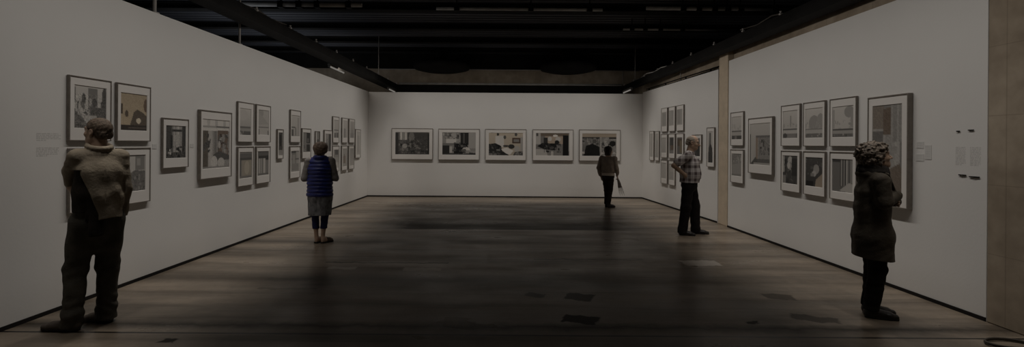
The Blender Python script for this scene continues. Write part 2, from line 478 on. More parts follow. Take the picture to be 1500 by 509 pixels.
    S.chain(ring, [0.021] * 17, 0.010)
    finish(S, 'jacket', M['khaki'], root)
    # dark pullover showing below the hitched jacket, its spare sleeve hanging behind the left hip
    S = Sculpt(LO, HI, 0.005)
    S.chain([(-0.01, -0.045, 0.98), (-0.01, -0.05, 1.15), (-0.01, -0.05, 1.34)], [(0.162, 0.128), (0.160, 0.124), (0.150, 0.115)], 0.03, sd)
    S.cap((-0.045, -0.155, 1.14), (-0.035, -0.165, 0.80), (0.050, 0.028), (0.050, 0.022), 0.02, sd)
    S.folds(0.004, 34, 7, (1, 1, 0.5)); S.cut((0, 0, 1.38), (0, 0, 1))
    X, Y, Z = S.grid(); S.f = np.maximum(S.f, np.where((Y < -0.12) & (np.abs(X + 0.04) < 0.07), 0.785 - Z, 0.985 - Z).astype(np.float32))
    finish(S, 'pullover', M['pullover_dark'], root)
    return root

# ---- woman in the quilted vest, left
def woman_in_vest():
    root = empty('person', (-2.86, 7.53, 0), math.atan2(0.22, 0.97))
    tag(root, 'person with short brown hair in a navy quilted vest and grey skirt seen from behind', 'person')
    J = dict(pelvis=(0, 0, 0.84), waist=(0, 0, 1.0), chest=(0, 0, 1.18), neck=(0, -0.01, 1.345), shL=(-0.165, 0, 1.285), shR=(0.165, 0, 1.285),
             elL=(-0.225, 0.0, 1.02), elR=(0.225, 0.0, 1.02), wrL=(-0.12, 0.20, 1.01), wrR=(0.13, 0.20, 1.0), hipL=(-0.085, 0, 0.80), hipR=(0.085, 0, 0.80),
             knL=(-0.07, 0.02, 0.44), knR=(0.075, 0.02, 0.44), anL=(-0.045, -0.01, 0.085), anR=(0.05, -0.02, 0.085))
    h = 0.006
    H = Head((0, 0.015, 1.468), yaw=math.radians(12), pitch=math.radians(-4), s=0.95)
    S = Sculpt(LO, HI, h); sculpt_body(S, J, 0.98, 1.0, 0.95, 0.92); sculpt_head(S, H, J['neck'], 0.05)
    sculpt_hand(S, J['wrL'], (1, 0.35, 0), (0, -1, 0), (0, 0, 1), 0.5, 0.92); sculpt_hand(S, J['wrR'], (-1, 0.35, 0.05), (0, -1, 0), (0, 0, 1), 0.5, 0.92)
    for q, he, to in (('L', (-0.065, -0.05), (0.075, 0.13)), ('R', (0.03, -0.07), (0.19, 0.085))):
        sculpt_foot(S, he, to, J['an' + q], 0.034)
        # open slip-on sandal: a strap over the instep and a thick sole
        heel, toe = A3(*he, 0), A3(*to, 0); f = unit(toe - heel); sdv = np.cross((0, 0, 1), f); L = np.linalg.norm(toe - heel)
        T = Sculpt(np.minimum(heel, toe) - (0.1, 0.1, 0.02), np.maximum(heel, toe) + (0.1, 0.1, 0.16), 0.005)
        sculpt_foot(T, he, to, J['an' + q], 0.034, 0, 0.008)
        T.cut(heel + f * L * 0.93, f); T.cut(heel + f * L * 0.42, -f); T.cut((0, 0, 0.02), (0, 0, -1))
        st = finish(T, 'sandal', M['sandal'], root)
        T = Sculpt(np.minimum(heel, toe) - (0.1, 0.1, 0.02), np.maximum(heel, toe) + (0.1, 0.1, 0.1), 0.005)
        T.cap(heel + f * 0.03 + (0, 0, 0.012), toe - f * 0.03 + (0, 0, 0.012), (0.040, 0.03), (0.044, 0.03), 0.01, sdv)
        T.cut((0, 0, 0.024), (0, 0, 1)); T.cut((0, 0, 0.001), (0, 0, -1)); finish(T, 'sole', M['sole'], st)
    finish(S, 'body', M['skin'], root, head_colour(H, SKIN))
    S = Sculpt((-0.2, -0.25, 1.3), (0.2, 0.25, 1.68), 0.005)
    S.ell(H.p(0, -0.022, 0.030), (0.112, 0.116, 0.096), H.R, 0.01); S.ell(H.p(0, -0.05, -0.03), (0.085, 0.065, 0.065), H.R, 0.04)
    S.cut(H.p(0, 0.05, 0.02), H.R @ A3(0, 1, -0.45)); S.cut(H.p(0, 0.005, -0.03), H.R @ A3(0, 0.8, -0.6)); S.folds(0.004, 120, 8, (1, 1, 0.5))
    finish(S, 'hair', M['hair_greybrown'], root)
    sd = (1, 0, 0)
    # long-sleeved grey top under the vest
    S = Sculpt(LO, HI, 0.006)
    for q in 'LR': S.chain([A3(*J['sh' + q]), A3(*J['el' + q]), A3(*J['wr' + q])], [0.062, 0.055, 0.042], 0.02)
    S.cap((0, 0, 1.05), (0, 0, 1.27), (0.14, 0.10), (0.13, 0.09), 0.03, sd); S.folds(0.004, 60, 2)
    finish(S, 'top', M['grey_knit'], root)
    # quilted vest with standing collar
    S = Sculpt(LO, HI, 0.0055)
    S.chain([(0, 0, 0.74), (0, 0, 0.98), (0, 0, 1.16), (0, -0.005, 1.27)], [(0.200, 0.158), (0.180, 0.142), (0.184, 0.142), (0.13, 0.10)], 0.04, sd)
    S.cap(A3(*J['shL']) + (0.03, 0, 0.0), A3(*J['shR']) - (0.03, 0, 0.0), 0.062, 0.062, 0.05)
    ring = [A3(0.075 * math.cos(a), -0.008 + 0.075 * math.sin(a), 1.345) for a in np.linspace(0, 2 * PI, 15)]
    S.chain(ring, [0.03] * 15, 0.015)
    X, Y, Z = S.grid()
    q = np.abs(np.sin(PI * (Z - 0.735) / 0.057 + 0.15 * np.sin(9 * X + 5 * Y)))
    S.f = S.f - (0.016 * np.sqrt(q) - 0.010).astype(np.float32) * (Z < 1.30)
    S.folds(0.003, 45, 6)
    for q2 in 'LR': S.cap(A3(*J['sh' + q2]), A3(*J['el' + q2]), 0.066, 0.066, 0.006, sub=True)
    S.cut((0, 0, 0.735), (0, 0, -1)); finish(S, 'vest', M['navy_vest'], root)
    # skirt
    S = Sculpt(LO, HI, 0.006)
    S.chain([(0, 0, 0.90), (0, 0, 0.72), (0, 0, 0.42)], [(0.17, 0.13), (0.178, 0.135), (0.172, 0.14)], 0.03, sd); S.folds(0.008, 42, 3, (1, 1, 0.12)); S.cut((0, 0, 0.44), (0, 0, -1)); S.cut((0, 0, 0.95), (0, 0, 1))
    finish(S, 'skirt', M['skirt_grey'], root)
    S = Sculpt(LO, HI, 0.006)
    for q in 'LR': S.chain([A3(*J['hip' + q]), A3(*J['kn' + q]), A3(*J['an' + q])], [0.076, 0.058, 0.047], 0.012)
    S.folds(0.002, 90, 3, (0.3, 0.3, 1)); S.cut((0, 0, 0.225), (0, 0, -1)); S.cut((0, 0, 0.82), (0, 0, 1)); finish(S, 'leggings', M['navy_legging'], root)
    return root

# ---- woman in the grey-brown sweater at the back wall
def woman_in_sweater():
    f = unit((0.55, 0.83, 0)); root = empty('person', (2.69, 12.06, 0), math.atan2(-f[0], f[1]))
    tag(root, 'person with dark bobbed hair in a taupe sweater and dark trousers before the back wall', 'person')
    J = dict(pelvis=(0, 0, 0.82), waist=(0, 0, 0.97), chest=(0, 0, 1.13), neck=(0, 0.0, 1.29), shL=(-0.165, 0, 1.235), shR=(0.165, 0, 1.235),
             elL=(-0.235, -0.05, 0.98), elR=(0.215, 0.01, 0.98), wrL=(-0.20, 0.03, 0.78), wrR=(0.19, 0.12, 0.80), hipL=(-0.08, 0, 0.79), hipR=(0.08, 0, 0.79),
             knL=(-0.055, 0.03, 0.43), knR=(0.06, 0.0, 0.43), anL=(-0.04, 0.0, 0.085), anR=(0.035, -0.05, 0.085))
    h = 0.0065
    H = Head((0, 0.025, 1.425), yaw=math.radians(-38), pitch=math.radians(-3), s=0.95)
    S = Sculpt(LO, HI, h); sculpt_body(S, J, 0.95, 0.95, 0.92, 0.92); sculpt_head(S, H, J['neck'], 0.047)
    sculpt_hand(S, J['wrL'], (0.1, 0.2, -1), (1, 0, 0), (0, 1, 0), 0.4, 0.92); sculpt_hand(S, J['wrR'], (0.05, 0.35, -0.9), (-1, 0, 0), (0, 1, 0.3), 0.9, 0.92)
    for q, he, to in (('L', (-0.06, -0.04), (0.07, 0.16)), ('R', (0.02, -0.09), (0.16, 0.09))):
        sculpt_foot(S, he, to, J['an' + q], 0.033); make_shoe('shoe', he, to, J['an' + q], M['black_leather'], root, 0.006, 0.042, 0.0)
    finish(S, 'body', M['skin'], root, head_colour(H, SKIN))
    S = Sculpt((-0.22, -0.22, 1.2), (0.22, 0.26, 1.62), 0.005)
    S.ell(H.p(0, -0.02, 0.035), (0.09, 0.105, 0.09), H.R, 0.01); S.cap(H.p(0, -0.03, 0.0), H.p(0, -0.025, -0.085), (0.088, 0.075), (0.092, 0.07), 0.04, H.R[:, 0])
    S.cut(H.p(0, 0.062, 0.02), H.R @ A3(0, 1, -0.35)); S.ell(H.p(0, 0.085, -0.04), (0.056, 0.08, 0.095), H.R, 0.015, True)
    S.folds(0.003, 110, 5, (1, 1, 0.3)); S.cut(H.p(0, 0, -0.13), H.R @ A3(0, 0, -1)); finish(S, 'hair', M['hair_dark'], root)
    sd = (1, 0, 0)
    S = Sculpt(LO, HI, 0.006)
    S.chain([(0, 0, 0.86), (0, 0, 0.98), (0, 0.0, 1.12), (0, 0, 1.205)], [(0.178, 0.138), (0.172, 0.13), (0.174, 0.127), (0.12, 0.085)], 0.04, sd); S.cap(J['shL'], J['shR'], 0.06, 0.06, 0.05)
    for q in 'LR': S.chain([A3(*J['sh' + q]), A3(*J['el' + q]), A3(*J['wr' + q]) * 0.8 + A3(*J['el' + q]) * 0.2], [0.064, 0.056, 0.05], 0.02)
    S.folds(0.005, 40, 7, (1, 1, 1)); S.ell((0, 0.0, 1.31), (0.115, 0.10, 0.055), None, 0.01, True)
    X, Y, Z = S.grid(); S.f = np.maximum(S.f, np.where(np.abs(X) < 0.19, 0.865 - Z, -1).astype(np.float32)); finish(S, 'sweater', M['taupe_knit'], root)
    S = Sculpt(LO, HI, 0.006); S.chain([(0, 0, 0.80), (0, 0, 0.92)], [(0.168, 0.128), (0.150, 0.112)], 0.02, sd); S.folds(0.002, 50, 3, (1, 1, 0.3)); S.cut((0, 0, 0.80), (0, 0, -1)); S.cut((0, 0, 0.885), (0, 0, 1))
    finish(S, 'shirt_hem', M['cream_cloth'], root)
    S = Sculpt(LO, HI, 0.006); S.cap((0, 0, 0.78), (0, 0, 0.88), (0.155, 0.118), (0.145, 0.11), 0.03, sd); sculpt_legs(S, J, (0.084, 0.060, 0.052), sd, 0.02); S.folds(0.003, 60, 4); S.cut((0, 0, 0.075), (0, 0, -1)); S.cut((0, 0, 0.9), (0, 0, 1))
    finish(S, 'trousers', M['trousers_dark'], root)
    # scarf trailing from her right hand: a loose hank of fringed cloth
    sc = empty('scarf', root.location, root.rotation_euler.z)
    tag(sc, 'thin grey fringed scarf dangling from the hand of the person in the taupe sweater', 'scarf')
    S = Sculpt((-0.1, -0.1, 0.3), (0.5, 0.45, 0.95), 0.005)
    p0 = A3(0.195, 0.145, 0.72)
    S.chain([p0 + (0, 0, 0.05), p0, A3(0.225, 0.165, 0.60), A3(0.25, 0.18, 0.50)], [(0.012, 0.012), (0.022, 0.016), (0.042, 0.014), (0.052, 0.010)], 0.01, (1, 0.4, 0)); S.folds(0.005, 90, 3, (1, 1, 0.1)); finish(S, 'cloth', M['scarf_grey'], sc)
    fr = MB()
    for i in range(9):
        t = i / 8 - 0.5; a = A3(0.25 + t * 0.085, 0.18 + t * 0.034, 0.505)
        fr.tube([a, a + (0.018 + 0.02 * t, 0.006, -0.08), a + (0.045 + 0.05 * t, 0.012, -0.155 - 0.03 * (i % 3))], [0.004, 0.0035, 0.002], 6)
    fr.build('fringe', M['scarf_grey'], sc, True)
    return root

# ---- man in the plaid shirt, right
def plaid(P):
    def f(V):
        u = np.arctan2(V[:, 0] / 0.19, V[:, 1] / 0.15) * 0.17
        arm = np.abs(V[:, 0]) > 0.235
        u = np.where(arm, V[:, 1] * 1.0, u)
        def band(x, per):
            t = (x / per) % 1.0
            return np.clip((0.24 - np.abs(t - 0.5)) / 0.05, 0, 1), np.clip((0.035 - np.abs(t - 0.02)) / 0.02, 0, 1)
        a, a2 = band(u, 0.105); b, b2 = band(V[:, 2], 0.115)
        base = np.array((0.50, 0.46, 0.44)); dark = np.array((0.10, 0.075, 0.075))
        m = (0.5 * a + 0.5 * b); col = base * (1 - m)[:, None] + dark * m[:, None]
        col *= (1 - 0.35 * np.clip(a2 + b2, 0, 1))[:, None]
        return col
    return f

def man_in_plaid():
    f = unit((0.93, -0.37, 0)); root = empty('person', (3.32, 8.45, 0), math.atan2(-f[0], f[1]))
    tag(root, 'person in glasses, checked shirt and black trousers with a hand on the hip', 'person')
    J = dict(pelvis=(0, 0, 0.95), waist=(0, 0.0, 1.10), chest=(0, 0.0, 1.28), neck=(0, 0.01, 1.47), shL=(-0.185, 0, 1.40), shR=(0.185, -0.02, 1.40),
             elL=(-0.30, -0.10, 1.17), elR=(0.30, -0.25, 1.225), wrL=(-0.20, 0.05, 1.04), wrR=(0.205, -0.085, 1.075), hipL=(-0.095, 0.02, 0.92), hipR=(0.09, -0.02, 0.92),
             knL=(-0.12, 0.09, 0.50), knR=(0.095, -0.05, 0.50), anL=(-0.134, 0.11, 0.10), anR=(0.10, -0.10, 0.10))
    h = 0.006
    H = Head((0, 0.055, 1.63), yaw=math.radians(-4), pitch=math.radians(-10), s=1.03)
    S = Sculpt(LO, HI, h); sculpt_body(S, J, 1.05, 1.1); sculpt_head(S, H, J['neck'], 0.058, 1.08, 1.15)
    sculpt_hand(S, J['wrR'], (-0.35, 0.75, -0.35), (-0.9, -0.3, 0), (0.1, 0.3, -1), 0.3); sculpt_hand(S, J['wrL'], (0.35, 0.75, -0.35), (0.9, -0.3, 0), (0, 0.3, -1), 0.3)
    for q, he, to in (('L', (-0.134, 0.05), (-0.16, 0.34)), ('R', (0.10, -0.165), (0.105, 0.115))):
        sculpt_foot(S, he, to, J['an' + q], 0.034); make_shoe('shoe', he, to, J['an' + q], M['black_leather'], root, 0.006, 0.047, 0.09)
    finish(S, 'body', M['skin'], root, head_colour(H, SKIN))
    S = Sculpt((-0.2, -0.25, 1.45), (0.2, 0.3, 1.85), 0.005)
    S.ell(H.p(0, -0.018, 0.024), (0.0825, 0.101, 0.092), H.R, 0.01); S.cap(H.p(-0.03, -0.08, -0.03), H.p(0.03, -0.08, -0.03), 0.033, 0.033, 0.03, H.R[:, 0])
    S.cut(H.p(0, 0.06, 0.05), H.R @ A3(0, 1, -0.3)); S.cut(H.p(0, 0.0, -0.01), H.R @ A3(0, 0.75, -0.7)); S.ell(H.p(0, 0.045, 0.10), (0.05, 0.08, 0.04), H.R, 0.01, True)
    for q in (-1, 1): S.ell(H.p(q * 0.083, -0.002, -0.012), (0.02, 0.026, 0.036), H.R, 0.006, True)
    S.folds(0.002, 160, 2); finish(S, 'hair', M['hair_grey'], root)
    # glasses
    g = MB()
    for q in (-1, 1):
        g.tube([H.p(q * 0.033 + 0.023 * math.cos(a), 0.104, 0.002 + 0.017 * math.sin(a)) for a in np.linspace(0, 2 * PI, 17)], 0.0022, 6)
        g.tube([H.p(q * 0.056, 0.103, 0.008), H.p(q * 0.080, 0.075, 0.010), H.p(q * 0.086, 0.0, 0.012), H.p(q * 0.082, -0.02, -0.004)], 0.0022, 6)
    g.tube([H.p(-0.011, 0.106, 0.006), H.p(0, 0.110, 0.009), H.p(0.011, 0.106, 0.006)], 0.002, 6)
    g.build('glasses', M['black_plastic'], root, True)
    sd = (1, 0, 0)
    S = Sculpt(LO, HI, 0.006)
    S.chain([(0, 0.0, 0.93), (0, 0.02, 1.08), (0, 0.015, 1.26), (0, 0.0, 1.40)], [(0.196, 0.165), (0.192, 0.172), (0.188, 0.150), (0.12, 0.085)], 0.04, sd); S.cap(J['shL'], J['shR'], 0.07, 0.07, 0.055)
    for q in 'LR':
        a, b = A3(*J['sh' + q]), A3(*J['el' + q]); S.cap(a, a + (b - a) * 0.72, 0.072, 0.07, 0.025)
    S.folds(0.003, 35, 12, (1, 1, .6)); S.cap((0, 0.03, 1.44), H.p(0, 0.04, -0.05), 0.052, 0.05, 0.01, sub=True)
    ring = [A3(0.074 * math.cos(a), 0.012 + 0.078 * math.sin(a), 1.468 - 0.035 * math.sin(a) * (math.sin(a) > 0)) for a in np.linspace(PI * 0.58, PI * 2.42, 15)]
    S.chain(ring, [(0.014)] * 15, 0.01); S.cap((0, 0.155, 1.36), (0, 0.19, 1.0), 0.006, 0.006, 0.004)
    X, Y, Z = S.grid(); S.f = np.maximum(S.f, np.where(np.abs(X) < 0.21, 0.925 - Z, -1).astype(np.float32)); finish(S, 'shirt', M['plaid'], root, plaid(J))
    S = Sculpt(LO, HI, 0.006); S.cap((0, 0.0, 0.88), (0, 0.0, 1.0), (0.164, 0.138), (0.158, 0.13), 0.03, sd)
    for q in 'LR':
        hp, kn, an = A3(*J['hip' + q]), A3(*J['kn' + q]), A3(*J['an' + q]); S.chain([hp + (0, 0, -0.03), kn, an + (0, 0, 0.0)], [0.100, 0.088, 0.078], 0.03); S.cap(an, an + (0, 0, -0.05), 0.08, 0.082, 0.02)
    S.folds(0.004, 40, 4, (1, 1, 0.6)); S.cut((0, 0, 0.035), (0, 0, -1)); S.cut((0, 0, 1.02), (0, 0, 1)); finish(S, 'trousers', M['trousers_black'], root)
    return root

# ---- woman in the long coat, right foreground
def woman_in_coat():
    f = unit((0.96, -0.28, 0)); root = empty('person', (3.475, 4.465, 0), math.atan2(-f[0], f[1]))
    tag(root, 'person with curly grey hair in a dark knee-length coat with folded arms', 'person')
    J = dict(pelvis=(0, -0.01, 0.84), waist=(0, -0.01, 1.0), chest=(0, -0.01, 1.16), neck=(0, -0.03, 1.345), shL=(-0.165, -0.01, 1.275), shR=(0.165, -0.01, 1.275),
             elL=(-0.205, 0.05, 1.07), elR=(0.195, 0.01, 1.08), wrL=(-0.03, 0.185, 1.065), wrR=(0.04, 0.16, 1.13), hipL=(-0.08, 0.0, 0.80), hipR=(0.08, -0.01, 0.80),
             knL=(-0.075, 0.035, 0.45), knR=(0.07, 0.01, 0.45), anL=(-0.07, 0.0, 0.09), anR=(0.065, -0.035, 0.09))
    h = 0.005
    H = Head((0, 0.025, 1.49), yaw=math.radians(2), pitch=math.radians(9), s=0.98)
    S = Sculpt(LO, HI, h); sculpt_body(S, J, 0.98, 1.0, 0.95, 0.92); sculpt_head(S, H, J['neck'], 0.05, 1.03, 0.95)
    sculpt_hand(S, J['wrR'], (-1, 0.2, 0.22), (0.1, -1, 0), (0, 0, 1), 0.35, 0.94); sculpt_hand(S, J['wrL'], (1, -0.1, 0.05), (0, -1, 0), (0, 0, 1), 0.35, 0.94)
    for q, he, to in (('L', (-0.07, -0.055), (-0.06, 0.215)), ('R', (0.065, -0.09), (0.08, 0.18))):
        sculpt_foot(S, he, to, J['an' + q], 0.033); make_shoe('shoe', he, to, J['an' + q], M['black_leather'], root, h, 0.044, 0.07)
    finish(S, 'body', M['skin'], root, head_colour(H, SKIN))
    S = Sculpt((-0.25, -0.25, 1.25), (0.25, 0.32, 1.75), 0.0045)
    S.ell(H.p(0, -0.055, 0.035), (0.118, 0.115, 0.108), H.R, 0.01); S.ell(H.p(0, -0.062, -0.055), (0.105, 0.085, 0.075), H.R, 0.05); S.ell(H.p(0, 0.03, 0.075), (0.085, 0.062, 0.052), H.R, 0.04)
    S.ell(H.p(0, 0.095, -0.035), (0.07, 0.085, 0.095), H.R, 0.02, True); S.folds(0.007, 85, 8, None, 9); S.folds(0.005, 210, 3, None, 9); finish(S, 'hair', M['hair_curly'], root)
    # dark scarf wound round the neck
    sd = (1, 0, 0)
    S = Sculpt((-0.25, -0.25, 1.2), (0.25, 0.25, 1.5), 0.005)
    for r, z, t in ((0.080, 1.345, 0.036), (0.072, 1.385, 0.032)):
        S.chain([A3(r * math.cos(a), -0.008 + (r + 0.012) * math.sin(a), z - 0.012 * math.sin(a)) for a in np.linspace(0, 2 * PI, 17)], [t] * 17, 0.012)
    S.folds(0.004, 70, 3, (0.4, 0.4, 1)); finish(S, 'neck_scarf', M['scarf_dark'], root)
    # coat
    S = Sculpt(LO, HI, 0.005)
    S.chain([(0, 0.0, 0.50), (0, -0.005, 0.75), (0, -0.01, 1.0), (0, -0.01, 1.16), (0, 0.0, 1.27)], [(0.192, 0.160), (0.188, 0.150), (0.168, 0.128), (0.170, 0.126), (0.118, 0.085)], 0.04, sd); S.cap(J['shL'], J['shR'], 0.060, 0.060, 0.05)
    for q in 'LR': S.chain([A3(*J['sh' + q]), A3(*J['el' + q]), A3(*J['wr' + q])], [0.068, 0.060, 0.048], 0.025)
    S.folds(0.004, 22, 21, (1, 1, 0.3)); S.folds(0.002, 60, 8, (1, 1, 0.6))
    S.cap((-0.05, -0.03, 1.29), (0.05, -0.03, 1.29), 0.062, 0.062, 0.03)
    for sgn in (-1, 1):   # lapels
        S.cap((sgn * 0.085, 0.06, 1.33), (sgn * 0.05, 0.15, 1.13), (0.045, 0.016), (0.035, 0.014), 0.015, (1, 0.2, 0))
    S.chain([A3(0.082 * math.cos(a), -0.028 + 0.078 * math.sin(a), 1.325) for a in np.linspace(PI * 0.9, 2.1 * PI, 11)], [0.030] * 11, 0.02)
    S.cap((0.0, 0.165, 1.05), (0.0, 0.17, 0.50), 0.006, 0.006, 0.004, sub=True); S.cut((0, 0, 0.545), (0, -0.08, -1)); finish(S, 'coat', M['coat_olive'], root)
    S = Sculpt(LO, HI, 0.006); S.cap((0, -0.01, 0.80), (0, -0.01, 0.9), (0.15, 0.12), (0.14, 0.11), 0.03, sd); sculpt_legs(S, J, (0.092, 0.072, 0.062), sd, 0.012); S.folds(0.003, 55, 4, (0.5, 0.5, 1)); S.cut((0, 0, 0.075), (0, 0, -1)); finish(S, 'trousers', M['trousers_black'], root)
    return root
# ------------------------------------------------------------------ palette
SKIN = (0.41, 0.28, 0.20)
M = {}
M['wall'] = surf('gallery_wall_paint', (0.76, 0.735, 0.70), 0.85, 0.025, 0.7, 0.06, 40, spec=0.15)
M['concrete'] = None
M['frame'] = surf('dark_aluminium_frame', (0.19, 0.165, 0.14), 0.45, 0.15, 20, spec=0.4)
M['mat'] = surf('cream_mount_board', (0.74, 0.70, 0.655), 0.8, 0.02, 4, spec=0.15)
M['print'] = attr_mat('photographic_print', 0.42, 0.35)
M['black'] = surf('black_painted_steel', (0.009, 0.0082, 0.0075), 0.75, 0.3, 3, 0.2, 30, spec=0.12)
M['void'] = surf('black_ceiling_paint', (0.012, 0.011, 0.010), 0.9, 0.3, 2, spec=0.1)
M['deck'] = surf('dark_steel_deck', (0.060, 0.060, 0.066), 0.75, 0.3, 0.8, spec=0.15, stretch=(0.3, 2, 1))
M['pipe'] = surf('galvanised_pipe', (0.42, 0.40, 0.37), 0.5, 0.2, 6, spec=0.4)
M['rod'] = surf('pale_hanger_steel', (0.42, 0.39, 0.36), 0.5, 0.1, 9, spec=0.4)
M['skirting'] = surf('black_shadow_gap', (0.012, 0.010, 0.009), 0.7, 0.2, 6, spec=0.2)
M['skin'] = attr_mat('skin', 0.55, 0.3, 0.0, 0.15, 300)
M['hair_brown'] = surf('cropped_hair', (0.11, 0.078, 0.054), 0.65, 0.35, 60, 0.5, 260, stretch=(1, 1, 0.3))
M['hair_greybrown'] = surf('greying_brown_hair', (0.15, 0.105, 0.075), 0.6, 0.45, 45, 0.5, 200, stretch=(1, 1, 0.35))
M['hair_dark'] = surf('dark_hair', (0.020, 0.013, 0.010), 0.5, 0.4, 45, 0.5, 200, stretch=(1, 1, 0.25))
M['hair_grey'] = surf('grey_hair', (0.25, 0.21, 0.165), 0.6, 0.3, 60, 0.5, 220)
M['hair_curly'] = surf('curly_grey_hair', (0.17, 0.135, 0.105), 0.65, 0.75, 42, 0.8, 120)
M['khaki'] = surf('khaki_cotton', (0.30, 0.25, 0.185), 0.8, 0.22, 7, 0.5, 45, spec=0.15)
M['pullover_dark'] = surf('dark_brown_wool', (0.032, 0.026, 0.021), 0.9, 0.3, 12, 0.4, 90, spec=0.12)
M['trousers_olive'] = surf('faded_dark_denim', (0.085, 0.078, 0.064), 0.85, 0.3, 9, 0.5, 60, spec=0.12)
M['trousers_black'] = surf('black_trouser_cloth', (0.014, 0.012, 0.011), 0.85, 0.3, 9, 0.4, 60, spec=0.12)
M['trousers_dark'] = surf('charcoal_trouser_cloth', (0.028, 0.023, 0.019), 0.8, 0.4, 9, 0.4, 60, spec=0.12)
M['shoe_grey'] = surf('grey_brown_suede', (0.085, 0.068, 0.055), 0.8, 0.25, 14, 0.3, 120)
M['sole'] = surf('dark_rubber_sole', (0.022, 0.019, 0.017), 0.75, 0.2, 20)
M['black_leather'] = surf('black_leather', (0.016, 0.013, 0.011), 0.45, 0.3, 14, 0.2, 90, spec=0.4)
M['sandal'] = surf('brown_sandal_leather', (0.07, 0.045, 0.028), 0.6, 0.25, 20, 0.2, 90)
M['black_plastic'] = surf('black_spectacle_frame', (0.015, 0.013, 0.012), 0.35, 0.1, 20, spec=0.5)
M['navy_vest'] = surf('navy_quilted_nylon', (0.014, 0.020, 0.125), 0.42, 0.25, 6, 0.35, 70, spec=0.4)
M['navy_legging'] = surf('navy_stretch_cotton', (0.010, 0.013, 0.062), 0.8, 0.2, 10, 0.2, 90)
M['grey_knit'] = surf('grey_jersey', (0.23, 0.21, 0.195), 0.9, 0.12, 20, 0.3, 150)
M['taupe_knit'] = surf('taupe_knit', (0.26, 0.215, 0.175), 0.9, 0.15, 14, 0.5, 130)
M['cream_cloth'] = surf('cream_cotton', (0.55, 0.48, 0.40), 0.85, 0.08, 10, 0.3, 90)
M['scarf_grey'] = surf('grey_brown_scarf', (0.17, 0.145, 0.125), 0.9, 0.3, 25, 0.4, 120)
M['scarf_dark'] = surf('charcoal_scarf_wool', (0.026, 0.022, 0.019), 0.9, 0.3, 18, 0.5, 120)
M['coat_olive'] = surf('dark_olive_coat_cloth', (0.074, 0.061, 0.046), 0.75, 0.28, 6, 0.5, 40, spec=0.18)
M['plaid'] = attr_mat('checked_cotton', 0.85, 0.15, 0, 0.3, 150)
M['ink'] = surf('faint_grey_vinyl_lettering', (0.60, 0.58, 0.555), 0.8, 0.03, 20, spec=0.1)
M['label'] = surf('grey_caption_card', (0.66, 0.64, 0.61), 0.8, 0.03, 20, spec=0.1)
M['tube'] = glow('fluorescent_tube', (1.0, 0.93, 0.84), 0.17)
M['batten'] = surf('grey_batten_housing', (0.20, 0.185, 0.165), 0.5, 0.1, 9)
M['brown_steel'] = surf('brown_grey_steel', (0.07, 0.06, 0.05), 0.6, 0.2, 4)
M['skirt_grey'] = surf('grey_flecked_skirt', (0.165, 0.165, 0.17), 0.85, 0.45, 28, 0.3, 90, stretch=(1, 1, 0.5))

def concrete():
    m, nt, p = newmat('brown_board_marked_concrete')
    co = objco(nt)
    big = ramp(nt, noise(nt, co, 0.9, 5), [(0.32, (0.27, 0.215, 0.155)), (0.68, (0.44, 0.365, 0.28))])
    br = node(nt, 'ShaderNodeTexNoise'); br.inputs['Scale'].default_value = 5.0; br.inputs['Detail'].default_value = 6
    nt.links.new(co, br.inputs['Vector'])
    c = mixc(nt, 0.5, big, ramp(nt, br.outputs['Fac'], [(0.35, (0.62, 0.6, 0.58)), (0.65, (1.1, 1.1, 1.1))]), 'MULTIPLY')
    # shutter joints: a grid of slightly darker lines
    sx = node(nt, 'ShaderNodeSeparateXYZ'); nt.links.new(co, sx.inputs[0])
    for ax, per in ((1, 0.83), (2, 0.62)):
        fr = mathn(nt, 'FRACT', mathn(nt, 'DIVIDE', sx.outputs[ax], per)); ln = mathn(nt, 'LESS_THAN', fr, 0.012)
        c = mixc(nt, mathn(nt, 'MULTIPLY', ln, 0.35), c, (0.16, 0.125, 0.09))
    nt.links.new(c, p.inputs['Base Color']); p.inputs['Roughness'].default_value = 0.85; p.inputs['Specular IOR Level'].default_value = 0.2
    bn = node(nt, 'ShaderNodeBump'); bn.inputs['Strength'].default_value = 0.3; bn.inputs['Distance'].default_value = 0.01
    nt.links.new(br.outputs['Fac'], bn.inputs['Height']); nt.links.new(bn.outputs[0], p.inputs['Normal'])
    return m
M['concrete'] = concrete()
M['column'] = surf('pale_brown_cast_concrete', (0.58, 0.475, 0.355), 0.85, 0.10, 5, 0.25, 60, spec=0.2)

